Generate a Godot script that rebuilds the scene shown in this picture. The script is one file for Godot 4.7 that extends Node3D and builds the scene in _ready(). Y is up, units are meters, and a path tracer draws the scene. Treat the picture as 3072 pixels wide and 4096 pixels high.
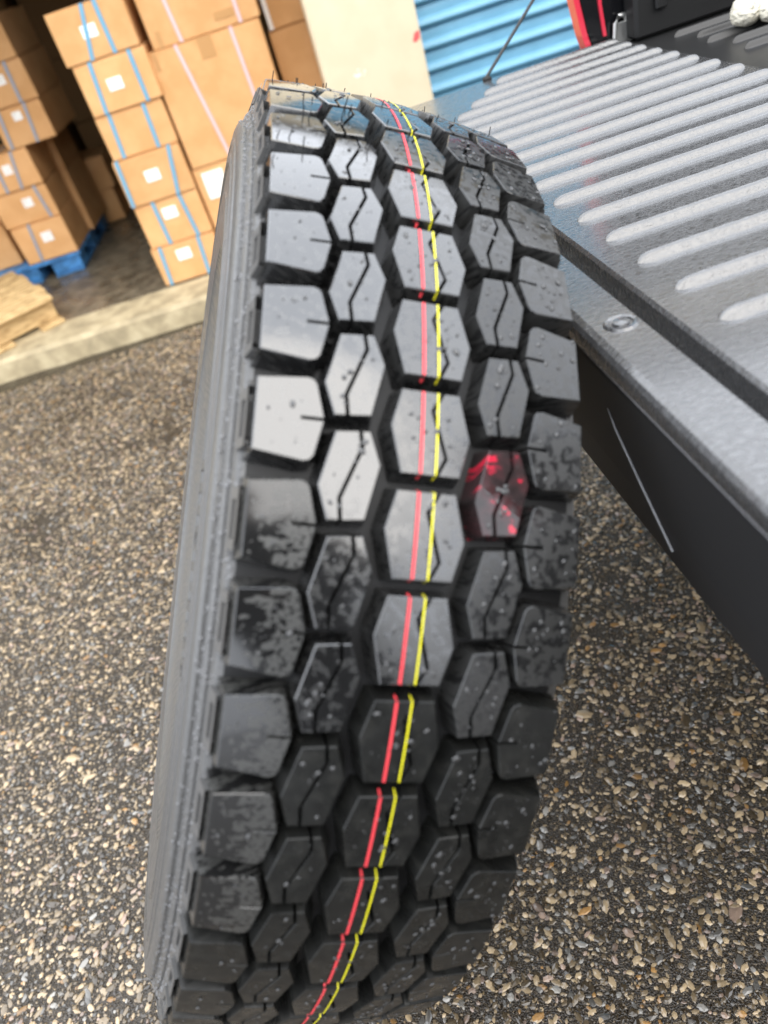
extends Node3D
# A wet truck tyre leaning on the open tailgate of a pickup, outside a warehouse with stacked cartons.

const TYRE_R := 0.51
const ROWS := 48
const TRUCK_H := 0.783
var rng := RandomNumberGenerator.new()
var M := {}
var taken := {}
var wall_turn := Transform3D()

# ---------------------------------------------------------------- helpers
func numbered(called: String) -> String:
	if not taken.has(called):
		taken[called] = 0
		return called
	taken[called] += 1
	return "%s_%03d" % [called, taken[called]]

func tag(o: Node, label := "", category := "", group := "", kind := "") -> Node:
	if label != "": o.set_meta("label", label)
	if category != "": o.set_meta("category", category)
	if group != "": o.set_meta("group", group)
	if kind != "": o.set_meta("kind", kind)
	return o

func thing(called: String, label: String, category: String, group := "", xf := Transform3D()) -> Node3D:
	var o := Node3D.new()
	o.name = numbered(called)
	add_child(o)
	o.transform = xf
	tag(o, label, category, group)
	return o

class Shape:
	var v := PackedVector3Array()
	var n := PackedVector3Array()
	var uv := PackedVector2Array()
	func tri(a: Vector3, b: Vector3, c: Vector3, out: Vector3, na = null, nb = null, nc = null, ua := Vector2.ZERO, ub := Vector2.ZERO, uc := Vector2.ZERO) -> void:
		var f := (b - a).cross(c - a)
		if f.length_squared() < 1e-18: return
		# godot front faces run clockwise: the geometric normal by the right hand points inwards
		if f.dot(out) > 0.0:
			var t := b; b = c; c = t
			var tn = nb; nb = nc; nc = tn
			var tu := ub; ub = uc; uc = tu
		else:
			f = -f
		var fn := f.normalized()
		v.append(a); v.append(b); v.append(c)
		n.append(fn if na == null else na); n.append(fn if nb == null else nb); n.append(fn if nc == null else nc)
		uv.append(ua); uv.append(ub); uv.append(uc)
	func quad(a: Vector3, b: Vector3, c: Vector3, d: Vector3, out: Vector3, ua := Vector2.ZERO, ub := Vector2.ZERO, uc := Vector2.ZERO, ud := Vector2.ZERO) -> void:
		tri(a, b, c, out, null, null, null, ua, ub, uc)
		tri(a, c, d, out, null, null, null, ua, uc, ud)
	func mesh() -> ArrayMesh:
		var arr := []
		arr.resize(Mesh.ARRAY_MAX)
		arr[Mesh.ARRAY_VERTEX] = v
		arr[Mesh.ARRAY_NORMAL] = n
		arr[Mesh.ARRAY_TEX_UV] = uv
		var m := ArrayMesh.new()
		m.add_surface_from_arrays(Mesh.PRIMITIVE_TRIANGLES, arr)
		return m

func put(called: String, m: Mesh, mat: Material, parent: Node, xf := Transform3D()) -> MeshInstance3D:
	var o := MeshInstance3D.new()
	o.name = numbered(called) if parent == self else called
	o.mesh = m
	o.material_override = mat
	parent.add_child(o, true)
	o.transform = xf
	return o

# a box with chamfered edges between two corners, its corners nudged by jig
func block(lo: Vector3, hi: Vector3, ch := 0.002, jig := 0.0, into: Shape = null) -> Shape:
	var s := into if into else Shape.new()
	var c := (lo + hi) * 0.5
	var h := (hi - lo) * 0.5
	ch = minf(ch, minf(h.x, minf(h.y, h.z)) * 0.6)
	var j := {}
	for ix in [-1, 1]:
		for iy in [-1, 1]:
			for iz in [-1, 1]:
				j[Vector3i(ix, iy, iz)] = Vector3(rng.randf_range(-jig, jig), rng.randf_range(-jig, jig) * 0.5, rng.randf_range(-jig, jig))
	var P := func(ix, iy, iz, ax) -> Vector3:
		var k := Vector3(h.x if ax == 0 else h.x - ch, h.y if ax == 1 else h.y - ch, h.z if ax == 2 else h.z - ch)
		return c + Vector3(ix * k.x, iy * k.y, iz * k.z) + j[Vector3i(ix, iy, iz)]
	for ax in 3:
		for sg in [-1, 1]:
			var q := []
			for uvs in [[-1, -1], [1, -1], [1, 1], [-1, 1]]:
				var i := [0, 0, 0]
				i[ax] = sg; i[(ax + 1) % 3] = uvs[0]; i[(ax + 2) % 3] = uvs[1]
				q.append(P.call(i[0], i[1], i[2], ax))
			var out := Vector3.ZERO
			out[ax] = sg
			s.quad(q[0], q[1], q[2], q[3], out, Vector2(0, 1), Vector2(1, 1), Vector2(1, 0), Vector2(0, 0))
	for ax in 3: # edges along axis ax
		var b := (ax + 1) % 3
		var d := (ax + 2) % 3
		for sb in [-1, 1]:
			for sd in [-1, 1]:
				var i0 := [0, 0, 0]; var i1 := [0, 0, 0]
				i0[ax] = -1; i1[ax] = 1
				i0[b] = sb; i1[b] = sb; i0[d] = sd; i1[d] = sd
				var out := Vector3.ZERO
				out[b] = sb; out[d] = sd
				s.quad(P.call(i0[0], i0[1], i0[2], b), P.call(i1[0], i1[1], i1[2], b), P.call(i1[0], i1[1], i1[2], d), P.call(i0[0], i0[1], i0[2], d), out)
	for ix in [-1, 1]:
		for iy in [-1, 1]:
			for iz in [-1, 1]:
				s.tri(P.call(ix, iy, iz, 0), P.call(ix, iy, iz, 1), P.call(ix, iy, iz, 2), Vector3(ix, iy, iz))
	return s

# a closed outline in (x, y) drawn out along z from z0 to z1
func extrude(outline: PackedVector2Array, z0: float, z1: float, into: Shape = null) -> Shape:
	var s := into if into else Shape.new()
	var n := outline.size()
	var area := 0.0
	for i in n: area += outline[i].cross(outline[(i + 1) % n])
	for i in n:
		var a := outline[i]
		var b := outline[(i + 1) % n]
		var e := b - a
		var out := Vector3(e.y, -e.x, 0) * signf(area)
		s.quad(Vector3(a.x, a.y, z0), Vector3(b.x, b.y, z0), Vector3(b.x, b.y, z1), Vector3(a.x, a.y, z1), out)
	var t := Geometry2D.triangulate_polygon(outline)
	for k in range(0, t.size(), 3):
		for zz in [[z0, -1.0], [z1, 1.0]]:
			s.tri(Vector3(outline[t[k]].x, outline[t[k]].y, zz[0]), Vector3(outline[t[k + 1]].x, outline[t[k + 1]].y, zz[0]), Vector3(outline[t[k + 2]].x, outline[t[k + 2]].y, zz[0]), Vector3(0, 0, zz[1]))
	return s

func tube(pts: Array, r: float, sides := 8, into: Shape = null) -> Shape:
	var s := into if into else Shape.new()
	var rings := []
	for i in pts.size():
		var d: Vector3 = (pts[mini(i + 1, pts.size() - 1)] - pts[maxi(i - 1, 0)]).normalized()
		var u := d.cross(Vector3.UP if absf(d.y) < 0.9 else Vector3.RIGHT).normalized()
		var w := d.cross(u)
		var ring := []
		for k in sides:
			var a := TAU * k / sides
			ring.append(u * cos(a) + w * sin(a))
		rings.append(ring)
	for i in pts.size() - 1:
		for k in sides:
			var k2 := (k + 1) % sides
			var a: Vector3 = pts[i] + rings[i][k] * r
			var b: Vector3 = pts[i] + rings[i][k2] * r
			var c: Vector3 = pts[i + 1] + rings[i + 1][k2] * r
			var d: Vector3 = pts[i + 1] + rings[i + 1][k] * r
			s.tri(a, b, c, rings[i][k], rings[i][k], rings[i][k2], rings[i + 1][k2])
			s.tri(a, c, d, rings[i][k], rings[i][k], rings[i + 1][k2], rings[i + 1][k])
	return s

# profile of (along x, radius) turned round x
func lathe(profile: PackedVector2Array, seg: int, into: Shape = null) -> Shape:
	var s := into if into else Shape.new()
	var np := profile.size()
	var sn := []
	for i in np - 1:
		var e := profile[i + 1] - profile[i]
		sn.append(Vector2(-e.y, e.x).normalized())
	for i in np - 1:
		var n0: Vector2 = sn[i]
		var n1: Vector2 = sn[i]
		if i > 0 and sn[i - 1].dot(sn[i]) > 0.85: n0 = (sn[i - 1] + sn[i]).normalized()
		if i < np - 2 and sn[i + 1].dot(sn[i]) > 0.85: n1 = (sn[i + 1] + sn[i]).normalized()
		var p := profile[i]
		var q := profile[i + 1]
		for k in seg:
			var a0 := TAU * k / seg
			var a1 := TAU * (k + 1) / seg
			var f := func(pp: Vector2, a: float) -> Vector3: return Vector3(pp.x, pp.y * cos(a), pp.y * sin(a))
			var A: Vector3 = f.call(p, a0); var B: Vector3 = f.call(p, a1); var C: Vector3 = f.call(q, a1); var D: Vector3 = f.call(q, a0)
			var NA: Vector3 = f.call(n0, a0); var NB: Vector3 = f.call(n0, a1); var NC: Vector3 = f.call(n1, a1); var ND: Vector3 = f.call(n1, a0)
			var ua := Vector2(p.x, a0 * 0.5); var ub := Vector2(p.x, a1 * 0.5); var uc := Vector2(q.x, a1 * 0.5); var ud := Vector2(q.x, a0 * 0.5)
			ua.x += p.y; ub.x += p.y; uc.x += q.y; ud.x += q.y
			s.tri(A, B, C, NA, NA, NB, NC, ua, ub, uc)
			s.tri(A, C, D, NA, NA, NC, ND, ua, uc, ud)
	return s

func noise_tex(seed_: int, freq: float, colors: Array, stops: Array, oct := 4, size := 512, type := FastNoiseLite.TYPE_SIMPLEX_SMOOTH, warp := 0.0) -> NoiseTexture2D:
	var f := FastNoiseLite.new()
	f.seed = seed_
	f.noise_type = type
	f.frequency = freq
	f.fractal_octaves = oct
	f.fractal_gain = 0.55
	if warp > 0.0:
		f.domain_warp_enabled = true
		f.domain_warp_amplitude = warp
		f.domain_warp_frequency = freq * 2.0
	var g := Gradient.new()
	g.offsets = PackedFloat32Array(stops)
	var cs := PackedColorArray()
	for c in colors:
		cs.append(c if c is Color else Color(c, c, c))
	g.colors = cs
	var t := NoiseTexture2D.new()
	t.width = size; t.height = size
	t.seamless = true
	t.seamless_blend_skirt = 0.25
	t.noise = f
	t.color_ramp = g
	return t

func lin(r: float, g: float, b: float) -> Color:
	return Color(r, g, b).linear_to_srgb()

func mat(albedo: Color, rough: float, spec := 0.5) -> StandardMaterial3D:
	var m := StandardMaterial3D.new()
	m.albedo_color = albedo
	m.roughness = rough
	m.metallic_specular = spec
	return m

func tri_world(m: StandardMaterial3D, k: float) -> StandardMaterial3D:
	m.uv1_triplanar = true
	m.uv1_world_triplanar = true
	m.uv1_scale = Vector3(k, k, k)
	return m

# ---------------------------------------------------------------- materials
func make_materials() -> void:
	# rubber: clean smooth patches and a dull wet film with holes, mapped in metres over the tread
	for kind in ["left", "mid", "centre", "right"]:
		var m := mat(Color.WHITE, 1.0, {"left": 0.707, "mid": 0.707, "centre": 0.66, "right": 0.5}[kind])
		var edge: float = {"left": 0.62, "mid": 0.54, "centre": 0.40, "right": 0.44}[kind]
		var sd: int = {"left": 3, "mid": 11, "centre": 17, "right": 23}[kind]
		var film := lin(0.024, 0.0240, 0.0228)
		var bare := lin(0.011, 0.011, 0.0112)
		var fr: float = {"left": 0.28, "mid": 0.28, "centre": 0.32, "right": 0.40}[kind]
		m.albedo_texture = noise_tex(sd, 0.024, [bare, bare, film, film], [0.0, edge - 0.08, edge + 0.06, 1.0], 6, 1024, FastNoiseLite.TYPE_SIMPLEX_SMOOTH, 14.0)
		m.roughness_texture = noise_tex(sd, 0.024, [0.10, 0.12, fr, fr + 0.08], [0.0, edge - 0.08, edge + 0.06, 1.0], 6, 1024, FastNoiseLite.TYPE_SIMPLEX_SMOOTH, 14.0)
		m.heightmap_enabled = true
		m.heightmap_scale = 0.0025
		m.heightmap_texture = noise_tex(sd + 1, 0.05, [0.0, 1.0], [0.2, 0.8], 5, 1024)
		m.clearcoat_enabled = true
		m.clearcoat = {"left": 1.0, "mid": 1.0, "centre": 0.8, "right": 0.3}[kind]
		m.clearcoat_roughness = {"left": 0.12, "mid": 0.12, "centre": 0.2, "right": 0.3}[kind]
		m.uv1_scale = Vector3(4.0, 4.0, 1.0)
		M["rubber_" + kind] = m
	var dry := mat(Color.WHITE, 1.0, 0.40)
	dry.albedo_texture = noise_tex(29, 0.014, [lin(0.0100, 0.0102, 0.0096), lin(0.0125, 0.0128, 0.0118), lin(0.019, 0.0188, 0.017)], [0.3, 0.55, 0.75], 6, 1024, FastNoiseLite.TYPE_SIMPLEX_SMOOTH, 14.0)
	dry.roughness_texture = noise_tex(30, 0.014, [0.26, 0.42], [0.35, 0.65], 5, 512)
	dry.uv1_scale = Vector3(4, 4, 1)
	M.rubber_dry = dry
	# left shoulder blocks lower down: a dried film with a ragged edge lies on the inner half, the outer half is bare
	var fn := FastNoiseLite.new()
	fn.seed = 19
	fn.frequency = 0.018
	fn.fractal_octaves = 5
	fn.fractal_gain = 0.6
	var fa := Image.create(256, 1024, false, Image.FORMAT_RGB8)
	var fg := Image.create(256, 1024, false, Image.FORMAT_RGB8)
	for y in 1024:
		for x in 256:
			var g := fn.get_noise_2d(x * 0.7, y) + (x / 256.0 - 0.46) * 1.1
			if x > 130: g = minf(g, fn.get_noise_2d(x * 1.9 + 900.0, y * 2.4) * 1.5 + 0.32)
			var k := smoothstep(-0.03, 0.03, g)
			fa.set_pixel(x, y, lin(0.010, 0.010, 0.0102).lerp(lin(0.042, 0.0415, 0.039), k))
			fg.set_pixel(x, y, Color(0.11, 0.11, 0.11).lerp(Color(0.42, 0.42, 0.42), k))
	var lf := mat(Color.WHITE, 1.0, 0.55)
	lf.albedo_texture = ImageTexture.create_from_image(fa)
	lf.roughness_texture = ImageTexture.create_from_image(fg)
	lf.clearcoat_enabled = true
	lf.clearcoat = 0.35
	lf.clearcoat_roughness = 0.12
	M.rubber_film = lf
	var rp := mat(Color.WHITE, 0.3, 0.5)
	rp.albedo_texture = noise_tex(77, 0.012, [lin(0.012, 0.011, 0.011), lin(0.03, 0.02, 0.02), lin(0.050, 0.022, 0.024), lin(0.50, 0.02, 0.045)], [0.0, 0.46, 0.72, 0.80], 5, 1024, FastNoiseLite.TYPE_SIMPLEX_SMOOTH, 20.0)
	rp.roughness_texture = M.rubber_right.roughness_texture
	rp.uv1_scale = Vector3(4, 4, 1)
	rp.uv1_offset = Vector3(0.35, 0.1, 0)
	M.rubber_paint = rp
	var c := mat(lin(0.082, 0.082, 0.081), 0.34, 0.45)
	c.clearcoat_enabled = true
	c.clearcoat = 0.25
	c.clearcoat_roughness = 0.3
	c.heightmap_enabled = true
	c.heightmap_scale = 0.012
	c.heightmap_texture = noise_tex(5, 0.06, [0.0, 1.0], [0.2, 0.8], 4, 512)
	c.roughness_texture = noise_tex(6, 0.02, [0.6, 1.0], [0.3, 0.7], 4, 512)
	c.roughness = 0.5
	c.uv1_scale = Vector3(5, 5, 1)
	M.carcass = c
	M.groove = mat(lin(0.010, 0.010, 0.0103), 0.5, 0.4)
	M.drop_pale = mat(lin(0.11, 0.11, 0.112), 0.05, 0.6)
	M.red_line = mat(lin(0.78, 0.06, 0.075), 0.45)
	M.yellow_line = mat(lin(0.80, 0.74, 0.02), 0.45)
	var w := mat(lin(0.05, 0.05, 0.05), 0.04, 0.6)
	M.water = w
	# truck
	var l := mat(lin(0.040, 0.040, 0.041), 1.0, 0.7)
	l.clearcoat_enabled = true
	l.clearcoat = 1.0
	l.clearcoat_roughness = 0.14
	l.roughness_texture = noise_tex(31, 0.016, [0.12, 0.18, 0.30, 0.36], [0.2, 0.42, 0.6, 0.85], 5, 1024, FastNoiseLite.TYPE_SIMPLEX_SMOOTH, 20.0)
	l.heightmap_enabled = true
	l.heightmap_scale = 0.06
	l.heightmap_texture = noise_tex(32, 0.02, [0.0, 0.1, 0.75, 1.0], [0.25, 0.42, 0.6, 0.8], 5, 1024, FastNoiseLite.TYPE_SIMPLEX_SMOOTH, 25.0)
	tri_world(l, 5.0)
	l.uv1_scale = Vector3(4.0, 5.0, 9.0)
	M.liner = l
	M.bed_plastic = mat(lin(0.014, 0.014, 0.014), 0.38, 0.5)
	M.cap_side = mat(lin(0.020, 0.020, 0.021), 0.5, 0.4)
	M.dark_plastic = mat(lin(0.010, 0.010, 0.010), 0.5, 0.4)
	M.black_paint = mat(lin(0.006, 0.006, 0.007), 0.12, 0.5)
	M.edge_trim = mat(lin(0.30, 0.30, 0.31), 0.25, 0.5)
	M.steel = mat(lin(0.55, 0.55, 0.53), 0.32); M.steel.metallic = 0.9
	var tl := mat(lin(0.62, 0.03, 0.06), 0.15, 0.5)
	tl.clearcoat_enabled = true; tl.clearcoat = 1.0; tl.clearcoat_roughness = 0.03
	M.lens = tl
	M.cable = mat(lin(0.035, 0.035, 0.035), 0.5)
	M.white_foam = mat(lin(0.72, 0.68, 0.56), 0.8)
	M.white_foam.heightmap_enabled = true
	M.white_foam.heightmap_scale = 0.4
	M.white_foam.heightmap_texture = noise_tex(8, 0.04, [0.0, 1.0], [0.2, 0.8], 4, 256)
	tri_world(M.white_foam, 8.0)
	# ground
	var gr := mat(Color.WHITE, 1.0, 0.5)
	gr.albedo_texture = noise_tex(41, 0.10, [lin(0.010, 0.008, 0.006), lin(0.030, 0.023, 0.015), lin(0.09, 0.068, 0.043)], [0.25, 0.5, 0.8], 4, 1024)
	gr.roughness_texture = noise_tex(42, 0.02, [0.06, 0.25], [0.3, 0.7], 4, 512)
	gr.heightmap_enabled = true
	gr.heightmap_scale = 0.12
	gr.heightmap_texture = noise_tex(43, 0.12, [0.0, 1.0], [0.25, 0.75], 3, 1024)
	tri_world(gr, 2.5)
	M.asphalt = gr
	var st := mat(Color.WHITE, 0.20, 0.55)
	st.vertex_color_use_as_albedo = true
	st.clearcoat_enabled = true
	st.clearcoat = 0.5
	st.clearcoat_roughness = 0.15
	M.stones = st
	# dock
	var fl := mat(Color.WHITE, 1.0, 0.45)
	fl.albedo_texture = noise_tex(51, 0.012, [lin(0.085, 0.070, 0.048), lin(0.135, 0.112, 0.077), lin(0.19, 0.16, 0.11)], [0.25, 0.5, 0.78], 5, 1024, FastNoiseLite.TYPE_SIMPLEX_SMOOTH, 20.0)
	fl.roughness_texture = noise_tex(52, 0.01, [0.25, 0.5], [0.3, 0.7], 4, 512)
	tri_world(fl, 0.9)
	M.dock_floor = fl
	var kb := mat(Color.WHITE, 0.75, 0.4)
	kb.albedo_texture = noise_tex(53, 0.006, [lin(0.27, 0.22, 0.135), lin(0.38, 0.31, 0.19), lin(0.49, 0.41, 0.26)], [0.2, 0.5, 0.8], 5, 1024, FastNoiseLite.TYPE_SIMPLEX_SMOOTH, 20.0)
	kb.heightmap_enabled = true
	kb.heightmap_scale = 0.03
	kb.heightmap_texture = noise_tex(54, 0.05, [0.0, 1.0], [0.2, 0.8], 4, 512)
	tri_world(kb, 1.4)
	M.kerb = kb
	var cream := mat(Color.WHITE, 0.6, 0.4)
	cream.albedo_texture = noise_tex(61, 0.008, [lin(0.63, 0.535, 0.37), lin(0.67, 0.57, 0.40)], [0.3, 0.7], 5, 512)
	tri_world(cream, 1.5)
	M.cream = cream
	M.chip = mat(lin(0.88, 0.84, 0.75), 0.7)
	M.red_smear = mat(lin(0.72, 0.10, 0.10), 0.6)
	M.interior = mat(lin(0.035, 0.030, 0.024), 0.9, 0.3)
	M.soffit = mat(lin(0.30, 0.28, 0.25), 0.8)
	var dr := mat(Color.WHITE, 0.35, 0.5)
	dr.albedo_texture = noise_tex(71, 0.01, [lin(0.15, 0.36, 0.51), lin(0.175, 0.40, 0.56)], [0.3, 0.7], 4, 512)
	tri_world(dr, 1.3)
	M.door_blue = dr
	# cartons
	for i in 4:
		var k: float = [1.0, 0.93, 1.05, 0.97][i]
		var cb := mat(Color.WHITE, 0.82, 0.35)
		cb.albedo_texture = noise_tex(80 + i, 0.006, [lin(0.58 * k, 0.315 * k, 0.130 * k), lin(0.62 * k, 0.345 * k, 0.148 * k), lin(0.65 * k, 0.37 * k, 0.165 * k)], [0.25, 0.5, 0.75], 6, 512)
		cb.heightmap_enabled = true
		cb.heightmap_scale = 0.12
		cb.heightmap_texture = noise_tex(90 + i, 0.01, [0.0, 1.0], [0.2, 0.8], 4, 256)
		tri_world(cb, 2.0)
		M["card_%d" % i] = cb
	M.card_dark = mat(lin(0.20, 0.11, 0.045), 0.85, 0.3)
	M.tape = mat(lin(0.47, 0.25, 0.09), 0.3)
	M.strap_blue = mat(lin(0.13, 0.33, 0.47), 0.5)
	M.strap_grey = mat(lin(0.26, 0.30, 0.36), 0.5)
	M.strap_pink = mat(lin(0.66, 0.46, 0.45), 0.5)
	M.strap_white = mat(lin(0.78, 0.76, 0.72), 0.5)
	for v in 3:
		var im := Image.create(64, 48, false, Image.FORMAT_RGB8)
		im.fill(Color(0.93, 0.925, 0.90))
		var lines := 4 if v < 2 else 6
		for k in lines:
			var y := 8 + k * (36 / lines)
			var x := 8
			while x < 54:
				var w2 := rng.randi_range(3, 9)
				if rng.randf() < (0.5 if v < 2 else 0.32):
					im.fill_rect(Rect2i(x, y, w2, 2 if v == 2 else rng.randi_range(2, 4)), Color(0.45, 0.43, 0.40))
				x += w2 + 3
		var lm := mat(Color.WHITE, 0.6)
		lm.albedo_texture = ImageTexture.create_from_image(im)
		M["label_%d" % v] = lm
	M.pallet_blue = mat(lin(0.07, 0.27, 0.60), 0.6)
	M.pallet_blue.albedo_texture = noise_tex(66, 0.02, [Color(0.75, 0.75, 0.75), Color(1, 1, 1)], [0.3, 0.7], 4, 256)
	tri_world(M.pallet_blue, 3.0)
	var wd := mat(Color.WHITE, 0.75, 0.35)
	wd.albedo_texture = noise_tex(67, 0.012, [lin(0.32, 0.20, 0.085), lin(0.55, 0.38, 0.18), lin(0.66, 0.47, 0.24)], [0.2, 0.5, 0.8], 5, 512)
	tri_world(wd, 2.0)
	wd.uv1_scale = Vector3(2, 8, 4)
	M.wood = wd

# ---------------------------------------------------------------- tyre
func crown(s: float) -> float:
	return TYRE_R - s * s / 1.8

func tread_point(s: float, t: float, drop: float) -> Vector3:
	var r := crown(s) - drop
	var a := t / TYRE_R
	return Vector3(s, r * cos(a), r * sin(a))

func tread_normal(s: float, t: float) -> Vector3:
	var a := t / TYRE_R
	return Vector3(s / 0.9, cos(a), sin(a)).normalized()

# outline moved out by its own distance at each edge
func grown(p: Array, d: Array) -> Array:
	var n := p.size()
	var area := 0.0
	for i in n: area += (p[i] as Vector2).cross(p[(i + 1) % n])
	var sg := signf(area)
	var res := []
	for i in n:
		var a: Vector2 = p[(i + n - 1) % n]
		var b: Vector2 = p[i]
		var c: Vector2 = p[(i + 1) % n]
		var e0 := (b - a).normalized()
		var e1 := (c - b).normalized()
		var n0 := Vector2(e0.y, -e0.x) * sg
		var n1 := Vector2(e1.y, -e1.x) * sg
		var d0: float = d[(i + n - 1) % n]
		var d1: float = d[i]
		var den := n0.cross(n1)
		if absf(den) < 0.1:
			res.append(b + (n0 * d0 + n1 * d1) * 0.5)
		else:
			# solve n0.x = d0, n1.x = d1
			res.append(b + Vector2(d0 * n1.y - d1 * n0.y, d1 * n0.x - d0 * n1.x) / den)
	return res

# one lump of rubber: p = outline of the top (s, t), drafts = how far each side spreads down to the base
func lump(sh: Shape, p: Array, drafts: Array, depth: float, uvo: Vector2, uvs := Vector2.ONE) -> void:
	var n := p.size()
	var ch := 0.0007
	var inset := []
	for i in n: inset.append(-ch if drafts[i] > 0.0 else -0.0004)
	var top := grown(p, inset)
	var base := grown(p, drafts)
	var flat := PackedVector2Array(top)
	var t := Geometry2D.triangulate_polygon(flat)
	var ctr := Vector2.ZERO
	for q in p: ctr += q
	ctr /= n
	var up := tread_normal(ctr.x, ctr.y)
	for k in range(0, t.size(), 3):
		var a: Vector2 = top[t[k]]; var b: Vector2 = top[t[k + 1]]; var c: Vector2 = top[t[k + 2]]
		sh.tri(tread_point(a.x, a.y, 0), tread_point(b.x, b.y, 0), tread_point(c.x, c.y, 0), up, tread_normal(a.x, a.y), tread_normal(b.x, b.y), tread_normal(c.x, c.y), a * uvs + uvo, b * uvs + uvo, c * uvs + uvo)
	var area := 0.0
	for i in n: area += (p[i] as Vector2).cross(p[(i + 1) % n])
	for i in n:
		var i2 := (i + 1) % n
		var e: Vector2 = p[i2] - p[i]
		var o2 := Vector2(e.y, -e.x).normalized() * signf(area)
		var out := Vector3(o2.x, 0, o2.y)
		var A := tread_point(top[i].x, top[i].y, 0); var B := tread_point(top[i2].x, top[i2].y, 0)
		var C := tread_point(p[i2].x, p[i2].y, ch); var D := tread_point(p[i].x, p[i].y, ch)
		var E := tread_point(base[i2].x, base[i2].y, depth); var F := tread_point(base[i].x, base[i].y, depth)
		sh.quad(A, B, C, D, out + up, top[i] * uvs + uvo, top[i2] * uvs + uvo, p[i2] * uvs + uvo, p[i] * uvs + uvo)
		sh.quad(D, C, E, F, out + up * 0.2, p[i] * uvs + uvo, p[i2] * uvs + uvo, base[i2] * 1.3 * uvs + uvo, base[i] * 1.3 * uvs + uvo)

func hex_block(k: int, centre: float, hexa: Array, sipe: Array, gap: float) -> Shape:
	var sh := Shape.new()
	var uvo := Vector2(rng.randf() * 3.0, rng.randf() * 3.0)
	var H := []
	for q in hexa: H.append(Vector2(centre + q[0] * 0.001, q[1] * 0.001))
	var L := []
	var R := []
	for q in sipe:
		L.append(Vector2(centre + q[0] * 0.001 - gap, q[1] * 0.001))
		R.append(Vector2(centre + q[0] * 0.001 + gap, q[1] * 0.001))
	# hex order: top left, top right, right tip, bottom right, bottom left, left tip
	lump(sh, [H[0], L[0], L[1], L[2], L[3], H[4], H[5]], [0.003, 0, 0, 0, 0.003, 0.004, 0.004], 0.0205, uvo)
	lump(sh, [R[0], H[1], H[2], H[3], R[3], R[2], R[1]], [0.003, 0.004, 0.004, 0.003, 0, 0, 0], 0.0205, uvo)
	return sh

func shoulder_block(sgn: float, filmed := false) -> Shape:
	var sh := Shape.new()
	var uvo := Vector2(rng.randf() * 3.0, rng.randf() * 3.0)
	var uvs := Vector2.ONE
	if filmed:
		uvs = Vector2(1.0 / 0.043, 1.0 / 0.172)
		uvo.x = 0.1130 / 0.043
	# drawn for the left side (s negative), turned half round for the right side
	var P := [[-112.5, -24.8], [-81.0, -27.6], [-77.0, -26.0], [-75.0, -22.8], [-69.5, -0.8], [-84.0, -0.8], [-84.0, 0.8], [-69.5, 0.8], [-74.5, 23.8], [-77.0, 27.0], [-81.0, 28.0], [-112.5, 23.4]]
	var p := []
	for q in P: p.append(Vector2(-q[0] * sgn, -q[1] * sgn) * 0.001 if sgn > 0 else Vector2(q[0], q[1]) * 0.001)
	lump(sh, p, [0.004, 0.003, 0.003, 0.005, 0, 0, 0, 0.005, 0.003, 0.003, 0.004, 0.0035], 0.0205, uvo, uvs)
	return sh

func shoulder_flank(sgn: float) -> Shape:
	var sh := Shape.new()
	# the outer flank runs on down the shoulder, with a pocket in it
	var t0 := -21.0; var t1 := 20.0
	var F := func(t: float, f: float, inn: float) -> Vector3: # f 0 top .. 1 bottom
		var s := lerpf(0.1155, 0.1190, f) - inn
		var a := t * 0.001 / TYRE_R
		var r := lerpf(0.4945, 0.4795, f) - inn * 0.4
		if sgn < 0: return Vector3(-s, r * cos(a), r * sin(a))
		return Vector3(s, r * cos(-a), r * sin(-a))
	var out := Vector3(sgn, 0.3, 0)
	var us := [t0, -13.0, 13.0, t1]
	var fs := [0.0, 0.28, 0.72, 1.0]
	for i in 3:
		for j in 3:
			if i == 1 and j == 1: continue
			sh.quad(F.call(us[i], fs[j], -0.0012), F.call(us[i + 1], fs[j], -0.0012), F.call(us[i + 1], fs[j + 1], -0.0012), F.call(us[i], fs[j + 1], -0.0012), out)
	var pin := 0.0045
	sh.quad(F.call(us[1] + 1, 0.34, pin), F.call(us[2] - 1, 0.34, pin), F.call(us[2] - 1, 0.66, pin), F.call(us[1] + 1, 0.66, pin), out)
	var ring0 := [F.call(us[1], fs[1], -0.0012), F.call(us[2], fs[1], -0.0012), F.call(us[2], fs[2], -0.0012), F.call(us[1], fs[2], -0.0012)]
	var ring1 := [F.call(us[1] + 1, 0.34, pin), F.call(us[2] - 1, 0.34, pin), F.call(us[2] - 1, 0.66, pin), F.call(us[1] + 1, 0.66, pin)]
	var mid: Vector3 = (ring1[0] + ring1[2]) * 0.5
	for i in 4:
		var i2 := (i + 1) % 4
		var e: Vector3 = (ring0[i] + ring0[i2]) * 0.5
		sh.quad(ring0[i], ring0[i2], ring1[i2], ring1[i], out * 0.3 + (mid - e).normalized())
	# ends of the flank
	for e in [[t0, -1.0], [t1, 1.0]]:
		sh.quad(F.call(e[0], 0, -0.0012), F.call(e[0], 1, -0.0012), F.call(e[0], 1, 0.012), F.call(e[0], 0, 0.012), Vector3(0, 0, e[1] * (1.0 if sgn < 0 else -1.0)))
	return sh

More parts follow.
